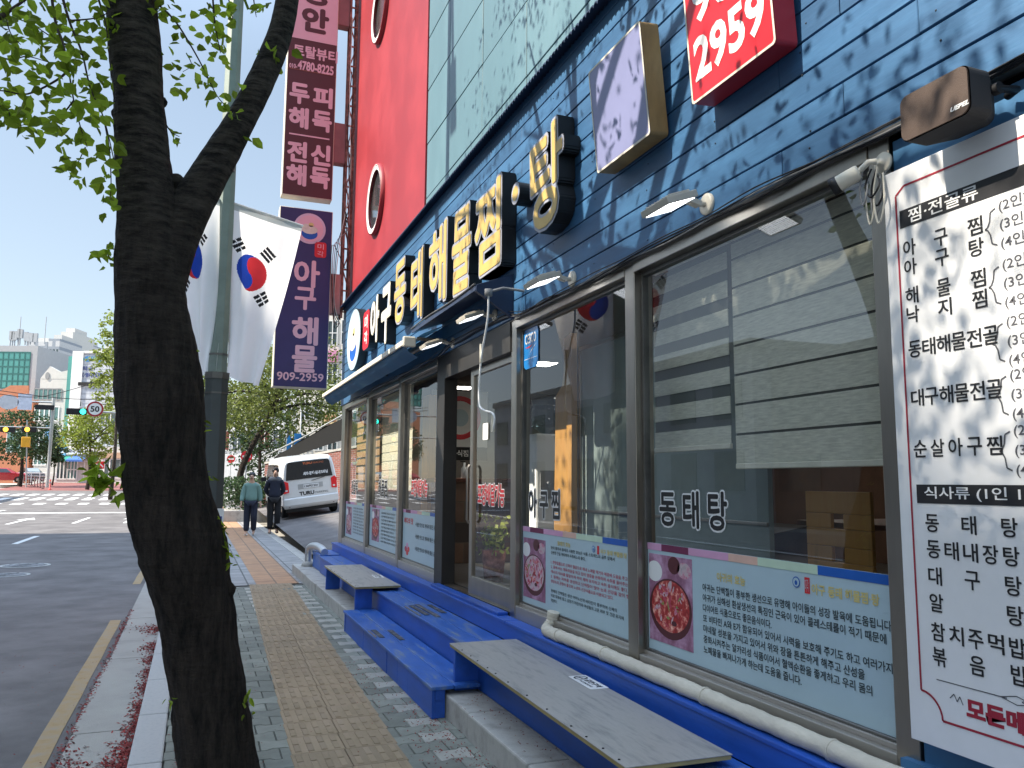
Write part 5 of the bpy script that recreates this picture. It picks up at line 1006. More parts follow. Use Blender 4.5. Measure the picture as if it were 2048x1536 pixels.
# flags ----------------------------------------------------------------
FLm = [mat('flag_white', (.93, .92, .91), .8, var=.03, trans=.68), mat('flag_red', (.62, .035, .045), .8, trans=.4), mat('flag_blue', (.015, .06, .42), .8, trans=.4), mat('flag_black', (.015, .015, .02), .8, trans=.1), mat('flag_hem', (.52, .55, .55), .8, trans=.3)]
BR = R(56); FD = Vector((math.sin(BR), math.cos(BR), 0)); FN = Vector((math.cos(BR), -math.sin(BR), 0))
def on_pl(px, py): d = ray(px, py); o = Vector((PX_, PY_, 0)); return EYE+d*((o-EYE).dot(FN)/d.dot(FN))
def flag_col(x, y, W_, cx, cy, r, flip):
    if y < .07: return 4
    dx, dy = (x-cx), (cy-y); 
    if flip: dx = -dx
    q = math.hypot(dx, dy)
    if q < r:
        a = R(28); p, s = dx*math.cos(a)-dy*math.sin(a), dx*math.sin(a)+dy*math.cos(a)
        if math.hypot(p, s-r/2) < r/2: return 1
        if math.hypot(p, s+r/2) < r/2: return 2
        return 1 if p > 0 else 2
    for ang, brk in ((52, (0, 0, 0)), (128, (1, 0, 1)), (-52, (1, 1, 1))):
        a = R(ang); bx, by = math.cos(a)*r*1.62*.92, math.sin(a)*r*1.62; ex, ey = dx-bx, dy-by; u = ex*math.cos(a)+ey*math.sin(a); v = -ex*math.sin(a)+ey*math.cos(a)
        if abs(v) < r*.36:
            for i, o in enumerate((-.24, 0, .24)):
                if abs(u-o*r) < r*.085 and not (brk[i] and abs(v) < r*.035): return 3
    return 0
def flag(label, TL, TR, BR_, BL_, cx, cy, r, flip, nx=120, ny=270, W_=.74, H_=1.75, arm=None):
    A, B, C, D = [on_pl(*p) for p in (TL, TR, BR_, BL_)]; t = thing('hanging_flag', label, 'flag', A, group='national flags on the lamp pole'); V = []
    for j in range(ny+1):
        v = j/ny
        for i in range(nx+1):
            u = i/nx; p = (A*(1-u)+B*u)*(1-v)+(D*(1-u)+C*u)*v
            wv = .035*math.sin(u*9+v*2)*(.25+v)+.025*math.sin(u*17-v*4)*(v*.8+.1)+.05*v*math.sin(v*3+u*2); sag = -.03*math.sin(math.pi*u)*v
            V.append(p+FN*wv+Vector((0, 0, sag)))
    Fc = []; mi = []
    for j in range(ny):
        for i in range(nx): Fc.append((j*(nx+1)+i, j*(nx+1)+i+1, (j+1)*(nx+1)+i+1, (j+1)*(nx+1)+i)); mi.append(flag_col((i+.5)/nx*W_, (j+.5)/ny*H_, W_, cx, cy, r, flip))
    mb = MB(A); mb.add(V, Fc, 0, True); mb.m = mi; mb.build('cloth', FLm, t)
    mb = MB(A); mb.tube([A+Vector((0, 0, .0)), B+Vector((0, 0, .0))], .014, 8); mb.build('arm', M_['lamp_cover'], t)
flag('white national flag right of the lamp pole, its round emblem in full view', (458, 404), (605, 452), (528, 770), (446, 742), .265, .66, .185, False)
flag('white national flag left of the lamp pole, half hidden by the dark tree trunk', (452, 404), (338, 362), (384, 752), (424, 742), .50, .66, .185, False)
# ================================================================ PEOPLE
def skin(name, V, E, Rr, m, parent, root=0, sub=2):
    me = bpy.data.meshes.new(name); me.from_pydata([tuple(v) for v in V], E, []); o = bpy.data.objects.new(name, me); COL.objects.link(o); o.parent = parent; me.materials.append(m)
    md = o.modifiers.new('skin', 'SKIN'); md.use_smooth_shade = True; md.branch_smoothing = .6
    for i, r in enumerate(Rr): rr = r if hasattr(r, '__len__') else (r, r); me.skin_vertices[0].data[i].radius = rr; me.skin_vertices[0].data[i].use_root = (i == root)
    s = o.modifiers.new('sub', 'SUBSURF'); s.levels = s.render_levels = sub; return o
skm = mat('skin_tone', (.50, .30, .21), .5, var=.06); hairm = mat('hair', (.012, .011, .011), .5)
def person(label, loc, rz, H, top, top2, trs, shoes, step=.14, arms='down', wide=1.0, hat=None, headdown=0.0):
    t = thing('person', label, 'person', loc, rz); s = H/1.72; v = lambda x, y, z: Vector((x*s, y*s, z*s)); hy = -.02-headdown*.06
    # body in one surface
    L = [v(0, 0, .95), v(0, .005, 1.12), v(0, 0, 1.32), v(0, .01, 1.45), v(0, -.005, 1.52), v(0, hy-.01, 1.575), v(0, hy-.015, 1.63), v(0, hy, 1.69), v(0, hy-.118, 1.612)]
    E = [(0, 1), (1, 2), (2, 3), (3, 4), (4, 5), (5, 6), (6, 7), (6, 8)]; Rr = [(.13, .10), (.12, .09), (.13, .09), .07, .052, (.070, .078), (.088, .10), (.075, .085), .016]
    Rr = [tuple(x*s for x in (r if hasattr(r, '__len__') else (r, r))) for r in Rr]
    def add(P, rs, a):
        for p, r in zip(P, rs): L.append(p); E.append((a, len(L)-1)); Rr.append((r*s, r*s)); a = len(L)-1
        return a
    legs = {}; armsP = {}
    for k, sg in enumerate((-1, 1)):
        d = step*(1 if k else -1); hip, knee, ank, toe = v(.09*sg, 0, .90), v(.095*sg, -.03-d*.35, .49), v(.09*sg, d*.9+.02, .085+max(0, d)*.25), v(.10*sg, d*.9-.13, .035+max(0, d)*.05); legs[sg] = (hip, knee, ank, toe); add([hip, knee, ank, toe], [.078, .055, .04, .032], 0)
        sh = v(.175*sg, .01, 1.41)
        if arms == 'down': el, wr = v(.225*sg, .03+d*.3, 1.14), v(.25*sg, -.03-d*.6*-1, .91)
        else: el, wr = v(.235*sg, .09, 1.15), v(.10*sg, .16, .98)
        armsP[sg] = (sh, el, wr); w_ = add([sh, el, wr], [.055, .042, .03], 3); dn = (wr-el).normalized()
        palm = add([wr+dn*.06*s], [.034], w_)
        for f in range(4): o = Vector(((f-1.5)*.017*s*.6, (f-1.5)*.017*s, 0)); add([wr+dn*.10*s+o, wr+dn*(.15-.008*abs(f-1.3))*s+o*1.1], [.0095, .007], palm)
        add([wr+dn*.075*s+Vector((-sg*.03, -.025, 0))*s], [.009], palm)
    skin('body', L, E, Rr, skm, t, 0, 1)
    # clothes
    V = [v(0, 0, .90), v(0, .005, 1.10), v(0, 0, 1.30), v(0, .01, 1.42), v(0, .005, 1.505)]; E = [(0, 1), (1, 2), (2, 3), (3, 4)]; Rr = [(.175*s*wide, .125*s), (.165*s*wide, .12*s), (.175*s*wide, .118*s), (.12*s, .09*s), (.08*s, .078*s)]
    for sg in (-1, 1):
        sh, el, wr = armsP[sg]; a = 3
        for p, r in ((v(.165*sg, .01, 1.385), .085), (el, .068*wide), (el+(wr-el)*.9, .056)): V.append(p); E.append((a, len(V)-1)); Rr.append((r*s, r*s)); a = len(V)-1
    skin('jacket', V, E, Rr, top, t)
    if top2:
        V = [v(0, .0, 1.465), v(0, -.005, 1.40)]; 
        V = [v(-.17, .01, 1.40), v(-.07, .0, 1.45), v(.07, 0, 1.45), v(.17, .01, 1.40)]; skin('yoke', V, [(0, 1), (1, 2), (2, 3)], [(.085*s, .09*s), (.09*s, .08*s), (.09*s, .08*s), (.085*s, .09*s)], top2, t)
    V = [v(0, 0, .97)]; E = []; Rr = [(.15*s*wide, .115*s)]
    for sg in (-1, 1):
        hip, knee, ank, toe = legs[sg]; a = 0
        for p, r in ((hip, .10*wide), (knee, .085*wide), (ank+(knee-ank)*.06, .07*wide)): V.append(p); E.append((a, len(V)-1)); Rr.append((r*s, r*s)); a = len(V)-1
    skin('trousers', V, E, Rr, trs, t)
    for sg in (-1, 1):
        hip, knee, ank, toe = legs[sg]; skin('shoe', [ank+v(0, .05, -.04), ank+v(0, 0, -.045), toe], [(0, 1), (1, 2)], [(.045*s, .045*s), (.05*s, .045*s), (.045*s, .035*s)], shoes, t, 0, 1)
    V = [v(0, hy+.035, 1.60), v(0, hy+.03, 1.68), v(0, hy-.02, 1.735)]; skin('hair', V, [(0, 1), (1, 2)], [(.09*s, .062*s), (.105*s, .085*s), (.09*s, .095*s)], hairm, t)
    if hat: skin('cap', [v(0, hy, 1.70), v(0, hy, 1.76)], [(0, 1)], [(.095*s, .10*s), (.06*s, .07*s)], hat, t)
    mb = MB()
    for sg in (-1, 1): c = v(.033*sg, hy-.105, 1.645); mb.obox(c, (.014*s, 0, 0), (0, .004, 0), (0, 0, .005*s))
    c = v(0, hy-.098, 1.578); mb.obox(c, (.02*s, 0, 0), (0, .004, 0), (0, 0, .004*s)); mb.build('eyes_and_mouth', hairm, t)
    return t
navyc = mat('cloth_navy', (.018, .022, .04), .85, var=.2); blackc = mat('cloth_black', (.014, .014, .016), .85); greenc = mat('cloth_green', (.17, .29, .26), .85, var=.12); greyc = mat('cloth_grey', (.13, .14, .16), .85)
g1, g2 = on_z(499, 1072, 0), on_z(546, 1068, 0)
person('person in sage green jacket and dark wide trousers, walking, left of the pair', (g1.x, g1.y, .01), R(-8), 1.70, greenc, None, navyc, M_['whitematte'], .10, 'down', 1.12)
person('person in dark jacket with grey shoulders, head bowed, walking, right of the pair', (g2.x, g2.y, .01), R(-4), 1.84, navyc, greyc, blackc, M_['grey'], .04, 'back', 1.05, hairm, 1.0)
g3 = on_y(155, 961, 100); person('distant person in a light blue top on the far pavement by the shops', (g3.x, 100, gz(100)), R(150), 1.68, mat('cloth_blue', (.14, .32, .55), .85), None, mat('cloth_pale', (.5, .47, .42), .85), M_['grey'], .08)
# ================================================================ VEHICLES
vanw = mat('van_paint', (.76, .76, .74), .25, var=.04, coat=.6, spec=.5)
def wheel(parent, c, r, w_):
    mb = MB(); X_ = Vector((1, 0, 0)); fr = (Vector((0, 1, 0)), Vector((0, 0, 1)), X_)
    mb.lathe([(r*.6, -w_/2), (r*.95, -w_/2), (r, -w_/2+.03), (r, w_/2-.03), (r*.95, w_/2), (r*.6, w_/2)], c, fr, 24); o = mb.build('wheel', M_['tyre'], parent)
    mb = MB(); mb.lathe([(0, w_*.3), (r*.2, w_*.42), (r*.6, w_*.36), (r*.62, -w_*.36), (r*.2, -w_*.42), (0, -w_*.3)], c, fr, 20); mb.build('rim', M_['steel'], o)
def loft(mb, secs, mi=0):
    n = len(secs[0]); V = [p for s in secs for p in s]
    mb.add(V, [(k*n+i, k*n+(i+1) % n, (k+1)*n+(i+1) % n, (k+1)*n+i) for k in range(len(secs)-1) for i in range(n)], mi)
    mb.add(secs[0], [tuple(range(n))], mi); mb.add(secs[-1], [tuple(reversed(range(n)))], mi)
van = thing('delivery_van', 'small white boxy van parked nose away on the slope with lettering on its tail', 'van', (2.62, 23.2, 0)); 
vx, vy = on_y(627, 1000, 24.9).x, 24.9; van.location = (vx, vy, yz(vx, vy)+.02); van.scale = (1.05,)*3; van.rotation_euler = (math.atan(.024), -math.atan(.135), R(4))
def sec(y, hw, hr, zb, zbelt, zr): 
    h = [(hw-.07, zb), (hw, zb+.14), (hw+.0, zbelt-.2), (hw-.015, zbelt), (hw-.05, (zbelt+zr)/2), (hr+.05, zr-.10), (hr, zr-.03), (hr*.6, zr)]
    return [(x, y, z) for x, z in h]+[(-x, y, z) for x, z in reversed(h)]
mb = MB(); loft(mb, [sec(0, .745, .60, .30, 1.02, 1.58), sec(.05, .785, .64, .26, 1.02, 1.66), sec(.35, .80, .66, .24, 1.02, 1.70), sec(1.8, .80, .67, .24, 1.0, 1.71), sec(2.5, .80, .64, .24, .99, 1.66), sec(2.95, .79, .60, .25, .98, 1.30), sec(3.1, .78, .68, .26, .92, 1.02), sec(3.55, .72, .60, .30, .80, .86)]); mb.build('body', vanw, van, bevel=.06, seg=4)
mb = MB(); mb.prism([(-.66, 1.06), (.66, 1.06), (.60, 1.50), (.55, 1.56), (-.55, 1.56), (-.60, 1.50)], FRONT, (0, -.002, 0), .012); rwn = mb.build('rear_window', M_['carglass'], van, bevel=.01)
mb = MB(); mb.text('TURU', (-.16, -.0155, 1.455), FRONT, h=.065, w=.26, bold=.04, mi=0); mb.text('PARKING', (.13, -.0155, 1.46), FRONT, h=.05, w=.30, bold=.0, mi=0); mb.text('세차·광택·실내크리닝', (-.17, -.0155, 1.15), FRONT, h=.10, w=.70, bold=.05, mi=1); mb.build('lettering', [mat('orange_text', (.62, .16, .06), .6), M_['white']], rwn)
for sg in (-1, 1):
    mb = MB(); mb.prism([(sg*x, z) for x, z in ((.60, .72), (.755, .70), (.765, .98), (.71, 1.05), (.60, 1.0))][::sg], FRONT, (0, .012, 0), .03); l = mb.build('tail_lamp', M_['red_lamp'], van, bevel=.02, seg=3)
    mb = MB(); mb.prism([(sg*x, z) for x, z in ((.64, .755), (.70, .755), (.70, .80), (.64, .80))][::sg], FRONT, (0, -.019, 0), .002); mb.build('reverse_lens', M_['whitematte'], l)
    mb = MB(); mb.prism(ell(.055, .12, 18, sg*.62, .42), FRONT, (0, .02, 0), .035); mb.build('reflector', mat('reflector', (.09, .012, .015), .3), van)
    mb = MB(); P = [(sg*.803, .5, 1.08), (sg*.803, 1.15, 1.08), (sg*.742, 1.15, 1.52), (sg*.742, .55, 1.50)]; mb.quad(*(P if sg < 0 else P[::-1])); P = [(sg*.803, 1.25, 1.07), (sg*.803, 2.6, 1.05), (sg*.745, 2.3, 1.50), (sg*.742, 1.25, 1.52)]; mb.quad(*(P if sg < 0 else P[::-1])); mb.build('side_window', M_['carglass'], van)
    mb = MB(); mb.obox((sg*.90, 2.45, 1.08), (.08, 0, 0), (0, .05, 0), (0, 0, .07)); mb.build('door_mirror', M_['blackmat'], van, bevel=.02)
    for y in (.5, 2.95): wheel(van, (sg*.70, y, .28), .28, .17)
mb = MB(); mb.add([(-.74, -.005, .30), (.74, -.005, .30), (.77, -.04, .36), (.77, -.04, .53), (.74, -.012, .56), (-.74, -.012, .56), (-.77, -.04, .53), (-.77, -.04, .36)], [(0, 1, 2, 7), (7, 2, 3, 6), (6, 3, 4, 5)]); mb.add([(-.74, .05, .30), (.74, .05, .30), (.74, -.005, .30), (-.74, -.005, .30)], [(0, 1, 2, 3)]); mb.build('bumper', vanw, van, bevel=.01)
mb = MB(); mb.box(-.34, .36, -.008, .01, .78, .92); mb.build('plate_recess', mat('recess', (.42, .42, .41), .5), van); mb = MB(); mb.box(-.19, .24, -.014, -.009, .79, .90, 0); mb.text('138허7301', (-.165, -.0155, .81), FRONT, h=.07, w=.38, bold=.03, mi=1); mb.build('number_plate', [M_['white'], M_['black']], van)
mb = MB(); mb.text('TURU', (-.32, -.0065, .60), FRONT, h=.105, w=.42, bold=.04, mi=0); mb.text('PARKING', (.13, -.0065, .615), FRONT, h=.05, w=.36, mi=0); mb.build('lettering', M_['blackmat'], van)
mb = MB(); mb.tube([(.05, -.012, .99), (.3, -.02, 1.03), (.5, -.015, 1.08)], .008, 6); mb.build('wiper', M_['black'], van)
mb = MB(); mb.box(-.7, .7, .1, 3.2, .16, .27); mb.build('underbody', M_['black'], van)
def car(loc, rz, col, label, hatch=False):
    t = thing('parked_car', label, 'car', loc, rz); pm_ = mat('car_paint', col, .25, var=.05, coat=.7)
    def s2(y, hw, hr, zb, zbelt, zr): h = [(hw-.06, zb), (hw, zb+.12), (hw, zbelt-.15), (hw-.04, zbelt), (hr, zr-.05), (hr-.06, zr)]; return [(x, y, z) for x, z in h]+[(-x, y, z) for x, z in reversed(h)]
    mb = MB(); loft(mb, [s2(-2.15, .72, .6, .32, .66, .74), s2(-2.0, .82, .66, .25, .80, .92), s2(-1.2, .86, .62, .22, .93, 1.0), s2(-.5, .87, .55, .22, .95, 1.40), s2(.6, .87, .56, .22, .95, 1.44), s2(1.5, .86, .58, .22, .95, 1.05 if not hatch else 1.3), s2(2.0, .84, .64, .24, .92, 1.0), s2(2.15, .78, .6, .32, .8, .9)]); mb.build('body', pm_, t, bevel=.02)
    mb = MB(); mb.quad((-.58, -1.19, 1.02), (.58, -1.19, 1.02), (.50, -.53, 1.385), (-.50, -.53, 1.385)); mb.build('windscreen', mat('windscreen', (.30, .36, .40), .1), t)
    for sg in (-1, 1):
        P = [(sg*.80, -.75, 1.0), (sg*.80, 1.3, 1.0), (sg*.60, .7, 1.36), (sg*.585, -.35, 1.34)]; mb = MB(); mb.quad(*[(p[0]*1.03, p[1], p[2]) for p in (P if sg < 0 else P[::-1])]); mb.build('side_window', M_['carglass'], t)
        mb = MB(); mb.box(sg*.58-.12, sg*.58+.12, -2.10, -2.06, .64, .76); mb.build('headlight', M_['white'], t); mb = MB(); mb.box(sg*.6-.12, sg*.6+.12, 2.08, 2.13, .72, .84); mb.build('tail_lamp', M_['red_lamp'], t)
        for y in (-1.35, 1.3): wheel(t, (sg*.78, y, .31), .31, .2)
    return t
p = on_y(60, 960, 97); car((p.x, 97, gz(97)+.02), R(25), (.02, .02, .024), 'black car facing the junction behind the row of bollards')
p = on_y(3, 960, 92); car((p.x, 92, gz(92)+.02), R(100), (.42, .02, .025), 'red hatchback cut off by the left edge', True)
p = on_y(523, 960, 40); car((p.x+.2, 40, .1), R(170), (.02, .02, .022), 'dark car behind the man, beside the brick wall', True)
# ================================================================ JUNCTION FURNITURE
polem = mat('galv_pole', (.40, .42, .42), .5, .4, var=.1)
p = on_y(107, 805, 78); za = p.z; t = thing('signal_gantry', 'tall grey pole with two arms of traffic lights and sign backs at the left', 'traffic light', (p.x, 78, gz(78))); L0 = t.location
mb = MB(L0); mb.tube([(p.x, 78, gz(78)), (p.x, 78, za+.4)], .13, 10); mb.build('pole', polem, t)
mb = MB(L0); mb.tube([(p.x, 78, za), (p.x-9, 78, za-.02)], .08, 8); q = on_y(60, 855, 78); mb.tube([(p.x, 78, q.z), (p.x-7, 78, q.z)], .06, 8); mb.build('arm', polem, t)
def at_(px, py, y=77.8): return on_y(px, py, y)
a, b = at_(70, 809), at_(108, 820); mb = MB(L0); mb.box(a.x, b.x, 77.7, 77.95, b.z, a.z); mb.build('signal_head', M_['blackmat'], t, bevel=.05)
a = at_(17, 804); mb = MB(L0); mb.prism(ell(.75, .62, 28), FRONT, (a.x, 77.8, a.z), .05); mb.build('round_sign', mat('sign_back', (.52, .55, .6), .5), t); a, b = at_(37, 787), at_(63, 820); mb = MB(L0); mb.box(a.x, b.x, 77.75, 77.8, b.z, a.z); mb.build('square_sign', mat('sign_back2', (.55, .60, .72), .5), t)
for px in (15, 58):
    a = at_(px, 859); mb = MB(L0); mb.box(a.x-.55, a.x+.55, 77.75, 78, a.z-.22, a.z+.22); h = mb.build('signal_head', M_['blackmat'], t, bevel=.05); mb = MB(L0); mb.prism(ell(.19, .19, 18, -.12), FRONT, (a.x, 77.74, a.z), .03); mb.build('lens', M_['amber_lamp'], h)
a = at_(52, 884); mb = MB(L0); mb.box(a.x-.32, a.x+.32, 77.6, 77.9, a.z-.42, a.z+.42); mb.build('yellow_box', mat('yellow_box', (.75, .38, .03), .5), t, bevel=.04); mb = MB(L0); mb.tube([(at_(54, 840).x, 77.85, at_(54, 840).z), (at_(54, 950).x, 77.85, gz(78))], .05, 8); mb.build('post', polem, t)
GY = 52; a = on_y(153, 823, GY); t = thing('traffic_light', 'horizontal black traffic light showing green beside the speed limit sign', 'traffic light', (on_y(300, 823, GY).x, GY, gz(GY))); L0 = t.location
mb = MB(L0); e = on_y(300, 823, GY).x; mb.tube([(e, GY+.2, gz(GY)), (e, GY+.2, a.z+.3)], .11, 10); mb.build('pole', polem, t); mb = MB(L0); mb.tube([(e, GY+.2, a.z), (a.x-.2, GY+.2, a.z+.05)], .06, 8); mb.build('arm', polem, t)
mb = MB(L0); mb.box(a.x-.52, a.x+.52, GY-.1, GY+.12, a.z-.18, a.z+.18); h = mb.build('signal_head', M_['blackmat'], t, bevel=.04)
for i in range(3):
    xx = a.x-.34+.34*i; mb = MB(L0); mb.prism(ell(.145, .145, 20), FRONT, (xx, GY-.1, a.z), .02); mb.build('lens', M_['green_lamp'] if i == 2 else M_['black'], h)
    if i == 2:
        pass
b = on_y(190, 818, GY); t = thing('speed_limit_sign', 'round red ringed speed limit sign reading 50 on the signal arm', 'sign', (b.x, GY, b.z)); mb = MB(t.location); mb.prism(ell(.44, .44, 32), FRONT, (b.x, GY+.05, b.z), .04, 0); mb.prism(ell(.34, .34, 32), FRONT, (b.x, GY+.01, b.z), .01, 1); mb.text('50', (b.x, GY-.004, b.z-.17), FRONT, h=.34, w=.46, bold=.03, anchor='c', mi=2); mb.build('face', [mat('sign_red', (.35, .02, .03), .5), M_['white'], M_['black']], t)
mb = MB(t.location); mb.tube([(b.x, GY+.16, b.z), (b.x, GY+.16, b.z+.75)], .03, 8); mb.box(b.x-.05, b.x+.05, GY+.05, GY+.2, b.z-.08, b.z+.08); mb.build('bracket', M_['steel_dark'], t)
# bollards
def bollard(loc, label, m):
    t = thing('bollard', label, 'bollard', loc, group='flexible bollards along the junction edge'); mb = MB(); mb.lathe([(.12, 0), (.12, .05), (.05, .08), (.05, .78), (.035, .80), (0, .80)], (0, 0, 0), n=12); mb.build('post', m, t); mb = MB(); mb.lathe([(.052, .5), (.052, .62)], (0, 0, 0), n=12); mb.build('reflective_band', M_['grey'], t); return t
bm_ = mat('bollard_dark', (.10, .03, .03), .6); b0 = None
for i in range(9):
    f = i/8; px, Y = 92-45*f, 72+18*f; q = on_y(px, 961, Y)
    if i == 0: bollard((q.x+.3, Y, gz(Y)), 'single bright red bollard nearest the junction', mat('bollard_red', (.55, .05, .04), .5))
    elif b0 is None: b0 = bollard((q.x, Y, gz(Y)), 'dark maroon flexible bollard in the row beside the black car', bm_)
    else: dup(b0, (q.x, Y, gz(Y)))
t = thing('guard_rail', 'pale metal pedestrian railing in front of the black car', 'railing', (on_y(70, 961, 94).x, 94, gz(94))); mb = MB(t.location); a, b = on_y(28, 961, 94).x, on_y(112, 961, 94).x
for h in (.35, .65, .95): mb.tube([(a, 94, gz(94)+h), (b, 94, gz(94)+h)], .035, 6)
mb.build('rail', M_['whitematte'], t)
for i in range(6): mb = MB(t.location); xx = a+(b-a)*i/5; mb.tube([(xx, 94, gz(94)), (xx, 94, gz(94)+1)], .045, 6); mb.build('post', M_['whitematte'], t)
def noentry(px, py, Y, label):
    q = on_y(px, py, Y); t = thing('no_entry_sign', label, 'sign', (q.x, Y, gz(Y))); mb = MB(t.location); mb.tube([(q.x, Y+.06, gz(Y)), (q.x, Y+.06, q.z+.3)], .035, 8); mb.build('post', polem, t); mb = MB(t.location); mb.prism(ell(.3, .3, 28), FRONT, (q.x, Y+.01, q.z), .02, 0); mb.box(q.x-.21, q.x+.21, Y-.014, Y-.0105, q.z-.05, q.z+.05, 1); mb.build('face', [M_['redpaint'], M_['white']], t)
noentry(493, 913, 46, 'round red no entry sign, the nearer and larger of the two'); noentry(462, 918, 66, 'round red no entry sign, the farther and smaller of the two')
q = on_y(197, 930, 86); t = thing('chevron_sign', 'small red sign with a white arrow roof shape beside the pavement leaves', 'sign', (q.x, 86, gz(86))); mb = MB(t.location); mb.box(q.x-.5, q.x+.5, 86, 86.05, q.z-.35, q.z+.35, 0); mb.prism([(-.4, -.2), (0, .2), (.4, -.2), (.4, -.05), (0, .33), (-.4, -.05)], FRONT, (q.x, 85.998, q.z-.05), .01, 1); mb.build('face', [M_['redpaint'], M_['white']], t); mb = MB(t.location); mb.tube([(q.x, 86.1, gz(86)), (q.x, 86.1, q.z+.3)], .05, 8); mb.build('post', polem, t)
q = on_y(187, 911, 84); t = thing('direction_sign', 'small white sign with dark bands on a post near the chevron sign', 'sign', (q.x, 84, gz(84))); mb = MB(t.location); mb.box(q.x-.32, q.x+.32, 84, 84.05, q.z-.55, q.z+.45, 0); mb.box(q.x-.28, q.x+.28, 83.995, 83.999, q.z-.2, q.z-.05, 1); mb.box(q.x-.28, q.x+.28, 83.995, 83.999, q.z-.45, q.z-.3, 1); mb.build('face', [M_['white'], M_['navy']], t); mb = MB(t.location); mb.tube([(q.x, 84.1, gz(84)), (q.x, 84.1, q.z+.4)], .05, 8); mb.build('post', polem, t)
for px, py, lb in ((595, 880, 'blue road sign on a thin pole above the van roof'),):
    q = on_y(px, py, 32); t = thing('road_sign', lb, 'sign', (q.x, 32, .5)); mb = MB(t.location); mb.box(q.x-.12, q.x+.14, 32, 32.03, q.z-.2, q.z+.25, 0); mb.box(q.x-.08, q.x+.10, 31.995, 31.999, q.z-.02, q.z+.03, 1); mb.build('face', [mat('sign_blue', (.03, .22, .5), .5), M_['white']], t); mb = MB(t.location); mb.tube([(q.x+.1, 32.05, yz(q.x, 32)), (q.x+.1, 32.05, q.z+1.1)], .025, 8); mb.build('post', M_['whitematte'], t)
q = on_y(578, 888, 33); t = thing('feather_flag', 'small blue feather flag beside the blue road sign', 'flag', (q.x, 33, .5)); mb = MB(t.location); mb.prism([(-.09, -.3), (.06, -.36), (.10, .1), (.0, .35), (-.08, .2)], FRONT, (q.x, 33, q.z), .01); mb.build('cloth', mat('feather_blue', (.03, .25, .55), .7), t); mb = MB(t.location); mb.tube([(q.x-.1, 33.03, yz(q.x, 33)), (q.x-.1, 33.03, q.z+.3)], .012, 6); mb.build('staff', polem, t)
# brick wall with dark shade-cloth roof, behind the van
A, B = Vector((5.6, 28.2, 0)), Vector((2.55, 33.5, 0)); d = (B-A); ln = d.length; d.normalize(); n_ = Vector((d.y, -d.x, 0))
if n_.y > 0: n_ = -n_
t = thing('brick_wall', 'red brick garden wall behind the white van, sloping down to the left', 'wall', (A+B)/2); rot = math.atan2(d.y, d.x); t.rotation_euler[2] = rot
mb = MB(); V = [(-ln/2, 0, .1), (ln/2, 0, .1), (ln/2, 0, 2.15), (-ln/2, 0, 2.75)]; mb.add(V+[(x, -.22, z) for x, y, z in V], [(3, 2, 1, 0), (4, 5, 6, 7), (0, 1, 5, 4), (1, 2, 6, 5), (2, 3, 7, 6), (3, 0, 4, 7)]); mb.build('brickwork', brick('red_brick', (.24, .075, .055), (.17, .05, .04), (.28, .24, .22)), t)
mb = MB(); V = [(-ln/2-.02, .03, 2.76), (ln/2+.02, .03, 2.16), (ln/2+.02, .03, 2.24), (-ln/2-.02, .03, 2.84)]; mb.add(V+[(x, -.26, z) for x, y, z in V], [(0, 1, 2, 3), (7, 6, 5, 4), (4, 5, 1, 0), (5, 6, 2, 1), (6, 7, 3, 2), (7, 4, 0, 3)]); mb.build('coping', M_['kerbstone'], t)
t2 = thing('shade_canopy', 'black shade cloth lean-to on posts above the brick wall', 'canopy', (A+B)/2); t2.rotation_euler[2] = rot
cl = mat('shade_net', (.005, .0055, .0055), .9, var=.3); mb = MB(); V = []; N_ = 14
for i in range(N_+1):
    f = i/N_; x = -ln/2-.6+ln*.98*f; z = 4.15-1.75*f**1.35
    V += [(x, .1, z+.03*math.sin(i*2)), (x, -1.8, z+.5+.03*math.sin(i*2.6)), (x, .12, z-.9*(1-f)**.6-.1)]
mb.add(V, [(3*i, 3*i+3, 3*i+4, 3*i+1) for i in range(N_)]+[(3*i, 3*i+2, 3*i+5, 3*i+3) for i in range(N_)], 0); mb.build('net', cl, t2)
for f in (.05, .4, .75): mb = MB(); x = -ln/2+ln*f; mb.tube([(x, -.4, .2), (x, -.4, 4.3-1.6*f)], .03, 8); mb.build('post', M_['steel_dark'], t2)
mb = MB(); mb.tube([(-ln/2-.6, .13, 4.16), (-ln/2+ln*.2, .13, 3.9), (-ln/2+ln*.6, .13, 3.1), (ln/2-.1, .13, 2.45)], .03, 8); mb.build('edge_pole', polem, t2)
